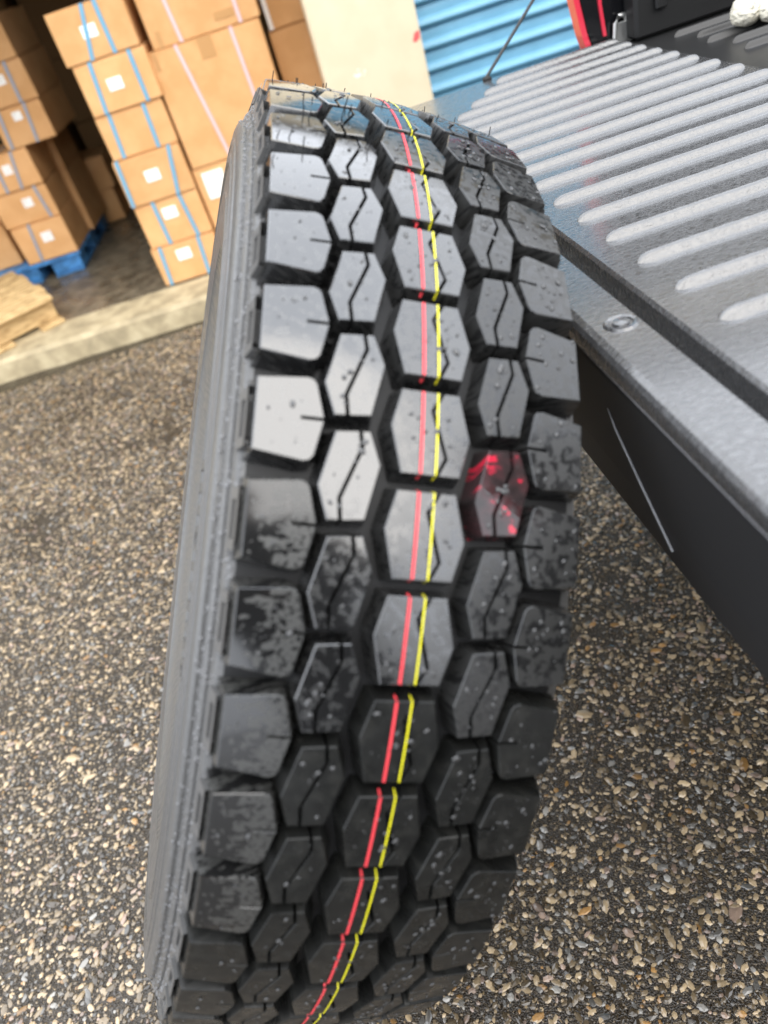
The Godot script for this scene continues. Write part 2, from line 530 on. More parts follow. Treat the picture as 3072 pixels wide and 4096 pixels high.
func stripe(s0: float, width: float, p_top: float, p_bot: float) -> Shape:
	var sh := Shape.new()
	var n := 6
	for i in n:
		var ta := lerpf(p_top, p_bot, float(i) / n)
		var tb := lerpf(p_top, p_bot, float(i + 1) / n)
		var wob := 0.00018
		var a := s0 + sin(ta * 700.0) * wob
		var b := s0 + sin(tb * 700.0) * wob
		sh.tri(tread_point(a - width, ta, -0.0004), tread_point(a + width, ta, -0.0004), tread_point(b + width, tb, -0.0004), Vector3(0, 1, 0), tread_normal(a, ta), tread_normal(a, ta), tread_normal(b, tb))
		sh.tri(tread_point(a - width, ta, -0.0004), tread_point(b + width, tb, -0.0004), tread_point(b - width, tb, -0.0004), Vector3(0, 1, 0), tread_normal(a, ta), tread_normal(b, tb), tread_normal(b, tb))
	# paint that ran over the two ends of the block, and a dab on the floor of the groove
	for e in [[p_top, -1.0], [p_bot, 1.0]]:
		var t: float = e[0]
		var d: float = e[1]
		sh.quad(tread_point(s0 - width, t + d * 0.0003, -0.0003), tread_point(s0 + width, t + d * 0.0003, -0.0003), tread_point(s0 + width * 0.8, t + d * 0.0024, 0.007), tread_point(s0 - width * 0.8, t + d * 0.0024, 0.007), Vector3(0, 0.3, d))
	return sh

func drop_mesh() -> ArrayMesh:
	var s := Shape.new()
	var seg := 9
	var prof := [Vector2(1.0, 0.0), Vector2(0.93, 0.24), Vector2(0.62, 0.5), Vector2(0.0, 0.62)]
	for i in 3:
		for k in seg:
			var a := TAU * k / seg
			var b := TAU * (k + 1) / seg
			var P := func(q: Vector2, an: float) -> Vector3: return Vector3(q.x * cos(an), q.y, q.x * sin(an))
			var N := func(q: Vector2, an: float) -> Vector3: return Vector3(q.x * cos(an), q.y * 1.7 + 0.1, q.x * sin(an)).normalized()
			var p: Vector2 = prof[i]
			var q: Vector2 = prof[i + 1]
			s.tri(P.call(p, a), P.call(p, b), P.call(q, b), N.call(p, a), N.call(p, a), N.call(p, b), N.call(q, b))
			s.tri(P.call(p, a), P.call(q, b), P.call(q, a), N.call(p, a), N.call(p, a), N.call(q, b), N.call(q, a))
	for k in seg:
		var a := TAU * k / seg
		var b := TAU * (k + 1) / seg
		s.tri(Vector3(cos(a), -0.03, sin(a)), Vector3(cos(b), -0.03, sin(b)), Vector3(0, -0.03, 0), Vector3.DOWN)
	return s.mesh()

func on_surface(p: Vector3, nrm: Vector3, r: float, stretch: float, spin: float) -> Transform3D:
	var y := nrm.normalized()
	var x := y.cross(Vector3(0.3, 0.1, 1.0)).normalized()
	var z := x.cross(y)
	var b := Basis(x, y, z) * Basis(Vector3.UP, spin)
	return Transform3D(b.scaled_local(Vector3(r, r * 0.8, r * stretch)), p)

func many(called: String, parent: Node, m: Mesh, material: Material, xfs: Array, cols: Array = []) -> MultiMeshInstance3D:
	var mm := MultiMesh.new()
	mm.transform_format = MultiMesh.TRANSFORM_3D
	mm.use_colors = cols.size() > 0
	mm.mesh = m
	mm.instance_count = xfs.size()
	var buf := PackedFloat32Array()
	var st := 16 if cols.size() > 0 else 12
	buf.resize(xfs.size() * st)
	for i in xfs.size():
		var t: Transform3D = xfs[i]
		var o := i * st
		for r in 3:
			buf[o + r * 4] = t.basis.x[r]
			buf[o + r * 4 + 1] = t.basis.y[r]
			buf[o + r * 4 + 2] = t.basis.z[r]
			buf[o + r * 4 + 3] = t.origin[r]
		if st == 16:
			var c: Color = cols[i]
			buf[o + 12] = c.r; buf[o + 13] = c.g; buf[o + 14] = c.b; buf[o + 15] = 1.0
	mm.buffer = buf
	var n := MultiMeshInstance3D.new()
	n.name = numbered(called) if parent == self else called
	n.multimesh = mm
	n.material_override = material
	parent.add_child(n, true)
	return n

func make_tyre() -> void:
	var xf := Transform3D(Basis(Vector3(0.872748, -0.486866, 0.035667), Vector3(0.48646, 0.873477, 0.01988), Vector3(-0.040833, 0.0, 0.999166)).orthonormalized(), Vector3(-0.121067, 0.498, -0.772439))
	var t := thing("truck_tyre", "large black truck tyre, wet, with red and yellow tread lines, leaning on the tailgate", "tyre", "", xf)
	# carcass: left bead, sidewall, shoulder ribs, floor of the grooves, and the same on the right, closed by the inner liner
	var half := [Vector2(0.098, 0.288), Vector2(0.114, 0.296), Vector2(0.122, 0.312), Vector2(0.1290, 0.338), Vector2(0.1322, 0.341), Vector2(0.1328, 0.346), Vector2(0.1345, 0.366), Vector2(0.1356, 0.385), Vector2(0.1360, 0.394), Vector2(0.1338, 0.396), Vector2(0.1340, 0.4215), Vector2(0.1362, 0.4235), Vector2(0.1360, 0.431), Vector2(0.1344, 0.4325), Vector2(0.1342, 0.4385), Vector2(0.1352, 0.4398), Vector2(0.1346, 0.4455), Vector2(0.1332, 0.4465), Vector2(0.1328, 0.4520), Vector2(0.1330, 0.4550), Vector2(0.1302, 0.4622), Vector2(0.1288, 0.4634), Vector2(0.1264, 0.4632), Vector2(0.1258, 0.4650), Vector2(0.1240, 0.4700), Vector2(0.1226, 0.4716), Vector2(0.1212, 0.4712), Vector2(0.1198, 0.4768), Vector2(0.1188, 0.4795), Vector2(0.1165, 0.4812), Vector2(0.1130, 0.4822)]
	var wall := PackedVector2Array()
	for q in half: wall.append(Vector2(-q.x, q.y))
	put("sidewall", lathe(wall, 192).mesh(), M.carcass, t)
	half.reverse()
	put("sidewall", lathe(PackedVector2Array(half), 192).mesh(), M.carcass, t)
	var floor_ := PackedVector2Array()
	for i in 17:
		var s := lerpf(-0.1130, 0.1130, i / 16.0)
		floor_.append(Vector2(s, lerpf(0.4822, crown(s) - 0.0200, 1.0 if i > 0 and i < 16 else 0.0)))
	put("tread_base", lathe(floor_, 192).mesh(), M.groove, t)
	var liner := PackedVector2Array([Vector2(0.098, 0.288), Vector2(0.085, 0.285), Vector2(0.105, 0.31), Vector2(0.122, 0.36), Vector2(0.12, 0.42), Vector2(0.10, 0.455), Vector2(0.0, 0.468), Vector2(-0.10, 0.455), Vector2(-0.12, 0.42), Vector2(-0.122, 0.36), Vector2(-0.105, 0.31), Vector2(-0.085, 0.285), Vector2(-0.098, 0.288)])
	put("inner_liner", lathe(liner, 96).mesh(), M.groove, t)
	# tread blocks
	var step := TAU / ROWS
	var th0 := 0.100279
	var hexC := [[-20.5, -28.0], [19.0, -28.5], [27.0, 2.5], [20.5, 28.0], [-19.0, 28.5], [-27.0, -2.5]]
	var sipC := [[7.5, -28.3], [0.5, -15.0], [10.5, 16.0], [4.5, 28.2]]
	var hexM := [[-10.5, -27.5], [11.5, -29.5], [19.3, -8.0], [11.5, 27.5], [-12.0, 29.5], [-19.3, 8.0]]
	var sipM := [[5.0, -29.0], [6.8, -18.0], [-5.5, 15.0], [-3.8, 29.0]]
	var drops := []
	var rim_drops := []
	var flank_l := shoulder_flank(-1.0).mesh()
	var flank_r := shoulder_flank(1.0).mesh()
	var dn := RandomNumberGenerator.new()
	dn.seed = 4242
	for k in ROWS:
		for col in 5:
			var a := th0 + step * k + (step * 0.5 if col == 1 or col == 3 else 0.0)
			var sh: Shape
			var m: Material = M.rubber_mid
			match col:
				0:
					sh = shoulder_block(-1.0, k >= 6 and k <= 10)
					m = M.rubber_film if k >= 6 and k <= 10 else M.rubber_left
				1: sh = hex_block(k, -0.0515, hexM, sipM, 0.0010)
				2:
					sh = hex_block(k, 0.0, hexC, sipC, 0.0010)
					m = M.rubber_centre
				3:
					sh = hex_block(k, 0.0515, hexM, sipM, 0.0010)
					m = M.rubber_right
				4:
					sh = shoulder_block(1.0)
					m = M.rubber_right
			if k >= (11 if col == 0 else 8) and k < 40: m = M.rubber_dry
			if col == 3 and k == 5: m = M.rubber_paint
			var b := put("tread_block", sh.mesh(), m, t, Transform3D(Basis(Vector3.RIGHT, a), Vector3.ZERO))
			if col == 3 and k == 5: b.set_meta("label", "tread block smeared with red paint")
			if col == 2:
				put("red_stripe", stripe(-0.0064, 0.00098, -0.0274, 0.0274).mesh(), M.red_line, b)
				put("yellow_stripe", stripe(0.0038, 0.00062, -0.0277, 0.0273).mesh(), M.yellow_line, b)
			if col == 0: put("shoulder_flank", flank_l, M.carcass, b)
			if col == 4: put("shoulder_flank", flank_r, M.carcass, b)
			# drops of rain on the blocks that show
			var aw := wrapf(a, -PI, PI)
			if aw > -0.25 and aw < 2.1:
				var c0: float = [-0.093, -0.0515, 0.0, 0.0515, 0.093][col]
				var hw: float = [0.017, 0.011, 0.018, 0.011, 0.017][col]
				var count: int = [7, 8, 22, 24, 22][col]
				for i in count:
					var s := c0 + dn.randf_range(-hw, hw)
					var tt := dn.randf_range(-0.023, 0.023)
					var r := 0.0004 + pow(dn.randf(), 3.0) * 0.0016
					var p := tread_point(s, tt, 0.0)
					var nn := tread_normal(s, tt)
					var rot := Basis(Vector3.RIGHT, a)
					drops.append(on_surface(rot * p, rot * nn, r, dn.randf_range(0.8, 1.7), dn.randf() * TAU))
	# drops on the shoulder ribs
	var segs := []
	for i in wall.size() - 1:
		if wall[i].y > 0.4600: segs.append(i)
	for i in 3600:
		var a := dn.randf_range(-0.4, 2.2)
		var g: int = segs[dn.randi() % segs.size()]
		var q := wall[g].lerp(wall[g + 1], dn.randf())
		var e := wall[g + 1] - wall[g]
		if dn.randf() > e.length() / 0.006: continue
		var n2 := Vector2(-e.y, e.x).normalized()
		rim_drops.append(on_surface(Vector3(q.x, q.y * cos(a), q.y * sin(a)), Vector3(n2.x, n2.y * cos(a), n2.y * sin(a)), 0.0005 + pow(dn.randf(), 3.0) * 0.0013, dn.randf_range(0.8, 1.6), dn.randf() * TAU))
	tag(many("water_drops", t, drop_mesh(), M.water, drops), "", "", "", "stuff")
	tag(many("shoulder_drops", t, drop_mesh(), M.drop_pale, rim_drops), "", "", "", "stuff")
	# moulding whiskers
	var hair := Shape.new()
	for i in 60:
		var a := dn.randf_range(-0.75, 0.35)
		var s := dn.randf_range(-0.112, 0.112)
		var r0 := crown(s) - 0.001
		var L := dn.randf_range(0.004, 0.011)
		var p0 := Vector3(s, r0 * cos(a), r0 * sin(a))
		var p1 := p0 + Vector3(dn.randf_range(-0.2, 0.2), cos(a), sin(a) + dn.randf_range(-0.3, 0.3)).normalized() * L
		tube([p0, p1], 0.00045, 4, hair)
	tag(put("moulding_whiskers", hair.mesh(), M.groove, t), "", "", "", "stuff")
	# raised ring letters and strokes in the sidewall panel
	var lt := Shape.new()
	var glyphs := [[0.735, "I"], [0.775, "I"], [0.815, "I"], [0.865, "O"], [0.915, "I"], [0.95, "-"], [0.985, "I"], [1.02, "-"], [1.055, "I"], [1.10, "O"]]
	for g in glyphs:
		var a: float = g[0] + 0.05
		var rad := 0.409
		var s := -0.1338
		var o := Vector3(s, rad * cos(a), rad * sin(a))
		var eu := Vector3(0, -sin(a), cos(a))
		var ev := Vector3(0.10, cos(a), sin(a)).normalized()
		var out := Vector3(-1, 0, 0)
		if g[1] == "O":
			for k in 14:
				var p := TAU * k / 14
				var q := TAU * (k + 1) / 14
				var P := func(an: float, rr: float) -> Vector3: return o + eu * cos(an) * rr * 0.9 + ev * sin(an) * rr
				var A: Vector3 = P.call(p, 0.0105); var B: Vector3 = P.call(q, 0.0105); var C: Vector3 = P.call(q, 0.0055); var D: Vector3 = P.call(p, 0.0055)
				lt.quad(A + out * 0.0024, B + out * 0.0024, C + out * 0.0024, D + out * 0.0024, out)
				lt.quad(A + out * 0.0024, B + out * 0.0024, B, A, (A - o))
				lt.quad(C + out * 0.0024, D + out * 0.0024, D, C, (o - C))
		else:
			var hh := 0.0100 if g[1] == "I" else 0.0045
			var pts := [o - eu * 0.0035 - ev * hh, o + eu * 0.0035 - ev * hh, o + eu * 0.0035 + ev * hh, o - eu * 0.0035 + ev * hh]
			lt.quad(pts[0] + out * 0.0024, pts[1] + out * 0.0024, pts[2] + out * 0.0024, pts[3] + out * 0.0024, out)
			for i in 4:
				var i2 := (i + 1) % 4
				lt.quad(pts[i] + out * 0.0024, pts[i2] + out * 0.0024, pts[i2], pts[i], (pts[i] + pts[i2]) * 0.5 - o)
	put("raised_lettering", lt.mesh(), M.carcass, t)

# ---------------------------------------------------------------- pickup
func rib_mesh(len_: float, half_w: float, h: float) -> ArrayMesh:
	var s := Shape.new()
	var na := 10
	# stations along the rib: close together at the two rounded ends
	var st := []
	for f in [0.0, 0.08, 0.3, 0.6, 1.0]: st.append([f * half_w * 1.15, sqrt(1.0 - (1.0 - f) * (1.0 - f))])
	var en := st.duplicate()
	en.reverse()
	for q in en: st.append([len_ - q[0], q[1]])
	var P := func(q, k: int) -> Vector3:
		var f := 2.0 * k / na - 1.0
		return Vector3(q[0], (0.5 + 0.5 * cos(f * PI)) * h * q[1], f * half_w * maxf(q[1], 0.05))
	var N := func(i: int, k: int) -> Vector3:
		var f := 2.0 * k / na - 1.0
		var e: float = st[i][1]
		var top := 0.5 + 0.5 * cos(f * PI)
		var lean := (1.0 - e) * 0.9 * top * (-1.0 if i < st.size() / 2 else 1.0)
		return Vector3(lean, 1.0, 0.5 * PI * sin(f * PI) * h / half_w).normalized()
	for i in st.size() - 1:
		for k in na:
			var a: Vector3 = P.call(st[i], k); var b: Vector3 = P.call(st[i], k + 1); var c: Vector3 = P.call(st[i + 1], k + 1); var d: Vector3 = P.call(st[i + 1], k)
			s.tri(a, b, c, Vector3.UP, N.call(i, k), N.call(i, k + 1), N.call(i + 1, k + 1))
			s.tri(a, c, d, Vector3.UP, N.call(i, k), N.call(i + 1, k + 1), N.call(i + 1, k))
	return s.mesh()

func make_truck() -> void:
	var H := TRUCK_H
	var t := thing("pickup_truck", "black pickup truck with its tailgate lowered, wet black bed liner and red tail light", "truck")
	var z0 := -1.535
	var z1 := -0.03
	# tailgate: the slab with its liner
	var gate := put("tailgate", extrude(PackedVector2Array([Vector2(0.262, H - 0.030), Vector2(0.262, H - 0.003), Vector2(0.265, H), Vector2(0.672, H), Vector2(0.680, H - 0.008), Vector2(0.680, H - 0.13), Vector2(0.265, H - 0.145), Vector2(0.232, H - 0.155), Vector2(0.232, H - 0.030)]), z0, z1).mesh(), M.liner, t)
	put("top_cap", extrude(PackedVector2Array([Vector2(0.2460, H - 0.029), Vector2(0.2460, H - 0.003), Vector2(0.243, H), Vector2(0.2075, H), Vector2(0.2025, H - 0.0022), Vector2(0.1995, H - 0.0055), Vector2(0.1985, H - 0.010), Vector2(0.1985, H - 0.0175), Vector2(0.2000, H - 0.0185), Vector2(0.2310, H - 0.0290)]), z0 - 0.004, z1).mesh(), M.liner, gate)
	put("lip_trim", tube([Vector3(0.2006, H - 0.0200, z0), Vector3(0.2006, H - 0.0200, z1)], 0.0013, 8).mesh(), M.edge_trim, gate)
	put("outer_panel", extrude(PackedVector2Array([Vector2(0.2312, H - 0.0300), Vector2(0.2030, H - 0.0215), Vector2(0.2022, H - 0.030), Vector2(0.2045, H - 0.120), Vector2(0.2075, H - 0.158), Vector2(0.2150, H - 0.168), Vector2(0.2312, H - 0.162)]), z0, z1).mesh(), M.cap_side, gate)
	put("crease_trim", tube([Vector3(0.2036, 0.722, -0.520), Vector3(0.2030, 0.708, -0.507), Vector3(0.2034, 0.677, -0.465), Vector3(0.2046, 0.643, -0.419)], 0.0010, 6).mesh(), M.edge_trim, gate)
	var rib := rib_mesh(0.380, 0.0125, 0.0088)
	var zr := -1.4920
	var i_rib := 0
	while zr < z1 - 0.02:
		var cut: float = [0.15, 0.11, 0.07, 0.03][i_rib] if i_rib < 4 else 0.0
		put("rib", rib if i_rib >= 4 else rib_mesh(0.380 - cut, 0.0125, 0.0088), M.liner, gate, Transform3D(Basis(), Vector3(0.287 + cut, H - 0.0006, zr)))
		zr += lerpf(0.0537, 0.0675, clampf((zr + 1.42) / 0.5, 0.0, 1.0))
		i_rib += 1
	for z in [-0.199, -0.539, -0.879, -1.219]:
		var b := Shape.new()
		# a slotted ring round a bolt head
		for k in 20:
			var a := TAU * k / 20
			var e := TAU * (k + 1) / 20
			var rings := [[0.0145, 0.0], [0.0125, 0.0022], [0.0100, 0.0018], [0.0088, 0.0002], [0.0078, 0.0002], [0.0066, 0.0030], [0.0, 0.0036]]
			for j in rings.size() - 1:
				var P := func(q, an: float) -> Vector3: return Vector3(q[0] * cos(an) * 1.0, q[1], q[0] * sin(an))
				b.quad(P.call(rings[j], a), P.call(rings[j], e), P.call(rings[j + 1], e), P.call(rings[j + 1], a), Vector3(0, 1, 0))
		put("bolt", b.mesh(), M.liner, gate, Transform3D(Basis(), Vector3(0.228, H - 0.0004, z)))
	# cable mount and cable on the far side
	put("cable_mount", block(Vector3(0.428, H - 0.03, z0 - 0.012), Vector3(0.444, H + 0.006, z0 - 0.001), 0.003).mesh(), M.dark_plastic, gate)
	var cp := []
	for i in 13:
		var f := i / 12.0
		cp.append(Vector3(lerpf(0.436, 0.715, f), lerpf(H + 0.004, 1.046, f) - sin(f * PI) * 0.004, -1.545))
	put("tailgate_cable", tube(cp, 0.0030, 8).mesh(), M.cable, t)
	put("tailgate_cable", tube([Vector3(0.436, H, z1 + 0.008), Vector3(0.715, 1.046, z1 + 0.008)], 0.0030, 8).mesh(), M.cable, t)
	# bed
	var bz0 := -1.490
	var bz1 := -0.075
	var bed := put("bed_floor", block(Vector3(0.694, H - 0.06, bz0 - 0.03), Vector3(2.45, H - 0.012, bz1 + 0.03), 0.004).mesh(), M.bed_plastic, t)
	var brib := rib_mesh(1.6, 0.0085, 0.010)
	for i in 26:
		put("bed_rib", brib, M.bed_plastic, bed, Transform3D(Basis(), Vector3(0.745 + 0.012 * (i % 2), H - 0.0126, -1.440 + 0.0537 * i)))
	for side in [-1, 1]:
		var zi: float = bz0 if side < 0 else bz1
		var zo: float = zi + side * 0.080
		var body := PackedVector2Array([Vector2(0.662, 0.52), Vector2(0.660, 0.70), Vector2(0.6495, 0.745), Vector2(0.6335, 0.80), Vector2(0.6235, 0.86), Vector2(0.6195, 0.94), Vector2(0.6235, 1.06), Vector2(0.636, 1.16), Vector2(0.650, 1.26), Vector2(2.50, 1.27), Vector2(2.50, 0.50)])
		var zz := [minf(zi + side * 0.05, zo), maxf(zi + side * 0.05, zo)]
		put("bed_side", extrude(body, zz[0], zz[1]).mesh(), M.black_paint, t)
		# liner wall inside, with upright ribs
		var wall := put("liner_wall", block(Vector3(0.700, H - 0.01, minf(zi, zi + side * 0.048)), Vector3(2.45, 1.25, maxf(zi, zi + side * 0.048)), 0.006).mesh(), M.dark_plastic, t)
		for i in 8:
			var x := 0.735 + i * 0.11
			put("upright_rib", block(Vector3(x, H + 0.03, zi - (0.010 if side > 0 else 0.0)), Vector3(x + 0.022, 1.23, zi + (0.010 if side < 0 else 0.0)), 0.004).mesh(), M.dark_plastic, wall)
		# tail light wrapping the corner
		var lens := PackedVector2Array([Vector2(0.650, 0.700), Vector2(0.638, 0.745), Vector2(0.622, 0.80), Vector2(0.612, 0.86), Vector2(0.608, 0.94), Vector2(0.612, 1.06), Vector2(0.624, 1.15), Vector2(0.634, 1.15), Vector2(0.6225, 1.06), Vector2(0.6185, 0.94), Vector2(0.6225, 0.86), Vector2(0.6325, 0.80), Vector2(0.6485, 0.745), Vector2(0.659, 0.70)])
		var lz := [zi + side * 0.052, zo + side * 0.003]
		put("tail_light", extrude(lens, minf(lz[0], lz[1]), maxf(lz[0], lz[1])).mesh(), M.lens, t)
		put("reflector_strip", extrude(PackedVector2Array([Vector2(0.660, 0.79), Vector2(0.655, 0.84), Vector2(0.654, 0.88), Vector2(0.660, 0.88), Vector2(0.661, 0.84), Vector2(0.666, 0.79)]), minf(zi + side * 0.046, zi + side * 0.051), maxf(zi + side * 0.046, zi + side * 0.051)).mesh(), M.lens, t)
		# striker loop at the foot of the corner post
		var zs: float = zi + side * 0.040
		var st := Shape.new()
		tube([Vector3(0.677, H - 0.012, zs), Vector3(0.681, H + 0.022, zs), Vector3(0.688, H + 0.032, zs), Vector3(0.697, H + 0.032, zs), Vector3(0.704, H + 0.022, zs), Vector3(0.708, H - 0.012, zs)], 0.0045, 8, st)
		block(Vector3(0.682, H - 0.012, zs - 0.003), Vector3(0.703, H + 0.022, zs + 0.003), 0.001, 0.0, st)
		put("striker", st.mesh(), M.steel, t)
	put("bed_front_wall", block(Vector3(2.40, H - 0.01, bz0), Vector3(2.45, 1.25, bz1), 0.006).mesh(), M.dark_plastic, t)
	put("rear_bumper", block(Vector3(0.56, 0.45, -1.60), Vector3(0.655, 0.60, 0.04), 0.02).mesh(), M.black_paint, t)
	put("chassis", block(Vector3(0.70, 0.42, -1.20), Vector3(2.45, H - 0.062, -0.36), 0.02).mesh(), M.dark_plastic, t)
	for z in [-1.42, -0.14]:
		var wheel := put("wheel", lathe(PackedVector2Array([Vector2(-0.11, 0.24), Vector2(-0.125, 0.30), Vector2(-0.115, 0.36), Vector2(-0.09, 0.38), Vector2(0.09, 0.38), Vector2(0.115, 0.36), Vector2(0.125, 0.30), Vector2(0.11, 0.24), Vector2(0.10, 0.23), Vector2(-0.10, 0.23), Vector2(-0.11, 0.24)]), 48).mesh(), M.groove, t, Transform3D(Basis(Vector3.UP, PI / 2), Vector3(1.72, 0.38, z)))
		put("rim", lathe(PackedVector2Array([Vector2(-0.09, 0.02), Vector2(-0.08, 0.12), Vector2(-0.10, 0.235), Vector2(0.10, 0.235), Vector2(0.08, 0.12), Vector2(0.09, 0.02)]), 32).mesh(), M.steel, wheel)

func make_bundle() -> void:
	var t := thing("white_bundle", "lumpy knotted off-white bundle lying on the truck bed beside the hinge", "bundle", "", Transform3D(Basis(Vector3.UP, -0.35).scaled(Vector3(0.8, 0.8, 0.8)), Vector3(0.795, TRUCK_H - 0.008, -1.335)))
	var s := Shape.new()
	var lumps := [[Vector3(0.02, 0.030, 0.0), 0.030, 1.0], [Vector3(0.060, 0.028, 0.012), 0.028, 0.8], [Vector3(0.070, 0.045, -0.010), 0.024, 0.9], [Vector3(0.108, 0.034, -0.004), 0.034, 1.25], [Vector3(0.165, 0.036, 0.004), 0.036, 1.3], [Vector3(0.225, 0.032, -0.006), 0.032, 1.2]]
	var f := FastNoiseLite.new()
	f.seed = 9
	f.frequency = 30.0
	for l in lumps:
		var nu := 16
		var nv := 10
		var P := func(i: int, j: int) -> Vector3:
			var a := TAU * i / nu
			var b := PI * j / nv
			var d := Vector3(sin(b) * cos(a), cos(b), sin(b) * sin(a))
			var c: Vector3 = l[0]
			var r: float = l[1] * (1.0 + 0.22 * f.get_noise_3dv(c + d * l[1]))
			return c + Vector3(d.x * r * l[2], d.y * r, d.z * r)
		for i in nu:
			for j in nv:
				var a: Vector3 = P.call(i, j); var b: Vector3 = P.call(i + 1, j); var c: Vector3 = P.call(i + 1, j + 1); var d: Vector3 = P.call(i, j + 1)
				var c0: Vector3 = l[0]
				s.tri(a, b, c, a - c0, (a - c0).normalized(), (b - c0).normalized(), (c - c0).normalized())
				s.tri(a, c, d, a - c0, (a - c0).normalized(), (c - c0).normalized(), (d - c0).normalized())
	put("wrapping", s.mesh(), M.white_foam, t)

# ---------------------------------------------------------------- ground and warehouse
func make_ground() -> void:
	var pm := PlaneMesh.new()
	pm.size = Vector2(90, 90)
	tag(put("ground", pm, M.asphalt, self), "", "", "", "structure")
	# the aggregate that shows through the worn asphalt
	var sm := Shape.new()
	var ico := SphereMesh.new()
	ico.radius = 1.0; ico.height = 2.0; ico.radial_segments = 6; ico.rings = 3
	var arr := ico.get_mesh_arrays()
	var vs: PackedVector3Array = arr[Mesh.ARRAY_VERTEX]
	var ix: PackedInt32Array = arr[Mesh.ARRAY_INDEX]
	var meshes := []
	for v in 1:
		var q := Shape.new()
		var f := FastNoiseLite.new()
		f.seed = 100 + v
		f.frequency = 0.9
		for k in range(0, ix.size(), 3):
			var p := []
			for j in 3:
				var d := vs[ix[k + j]]
				p.append(d * (1.0 + 0.85 * f.get_noise_3dv(d * 1.5)))
			q.tri(p[0], p[1], p[2], p[0] + p[1] + p[2])
		meshes.append(q.mesh())
	var r := RandomNumberGenerator.new()
	r.seed = 777
	var xfs := [[], [], []]
	var cols := [[], [], []]
	var step := 0.0085
	var clump := FastNoiseLite.new()
	clump.seed = 5
	clump.frequency = 1.6
	var z := 0.30
	while z > -2.96:
		var x := -2.3
		while x < 1.0:
			var px := x + r.randf_range(-0.5, 0.5) * step
			var pz := z + r.randf_range(-0.5, 0.5) * step
			x += step
			if pz < -2.955 + px * 0.07: continue
			var wet := clump.get_noise_2d(px, pz * 1.7)
			if wet + r.randf() * 0.9 < -0.08: continue
			var s := 0.0020 + pow(r.randf(), 1.9) * 0.0036
			if r.randf() < 0.012: s *= 1.8
			var b := Basis(Vector3.UP, r.randf() * TAU) * Basis(Vector3.RIGHT, r.randf_range(-0.35, 0.35))
			b = b.scaled_local(Vector3(s * r.randf_range(0.8, 1.9), s * 0.45, s))
			var i := 0
			xfs[i].append(Transform3D(b, Vector3(px, s * r.randf_range(-0.25, 0.12), pz)))
			var g := pow(r.randf(), 1.8)
			var c := Color(0.030, 0.022, 0.013).lerp(Color(0.50, 0.375, 0.225), g)
			var h := r.randf()
			if h < 0.03: c = Color(0.36, 0.20, 0.07) * (0.5 + g * 0.6)
			elif h < 0.10: c = Color(0.28, 0.20, 0.15) * (0.5 + g)
			elif h < 0.24: c = Color(0.24, 0.225, 0.20) * (0.35 + g)
			cols[i].append(c)
		z -= step
	# finer grit between the pebbles, where the ground is near enough to see it
	step = 0.0062
	z = 0.20
	while z > -1.5:
		var x := -1.25
		while x < 0.9:
			var px := x + r.randf_range(-0.5, 0.5) * step
			var pz := z + r.randf_range(-0.5, 0.5) * step
			x += step
			if r.randf() < 0.25: continue
			var s := 0.0008 + pow(r.randf(), 1.6) * 0.0012
			var b := Basis(Vector3.UP, r.randf() * TAU).scaled_local(Vector3(s * r.randf_range(0.8, 1.8), s * 0.8, s))
			var i := 0
			xfs[i].append(Transform3D(b, Vector3(px, s * 0.2, pz)))
			cols[i].append(Color(0.016, 0.011, 0.006).lerp(Color(0.24, 0.175, 0.10), pow(r.randf(), 2.4)))
		z -= step
	for i in 1:
		tag(many("asphalt_aggregate", self, meshes[i], M.stones, xfs[i], cols[i]), "pale pebbles set in the wet asphalt" , "gravel", "", "stuff")

func wx(x: float, y: float, d: float) -> Vector3:
	return Vector3(x, y, d)

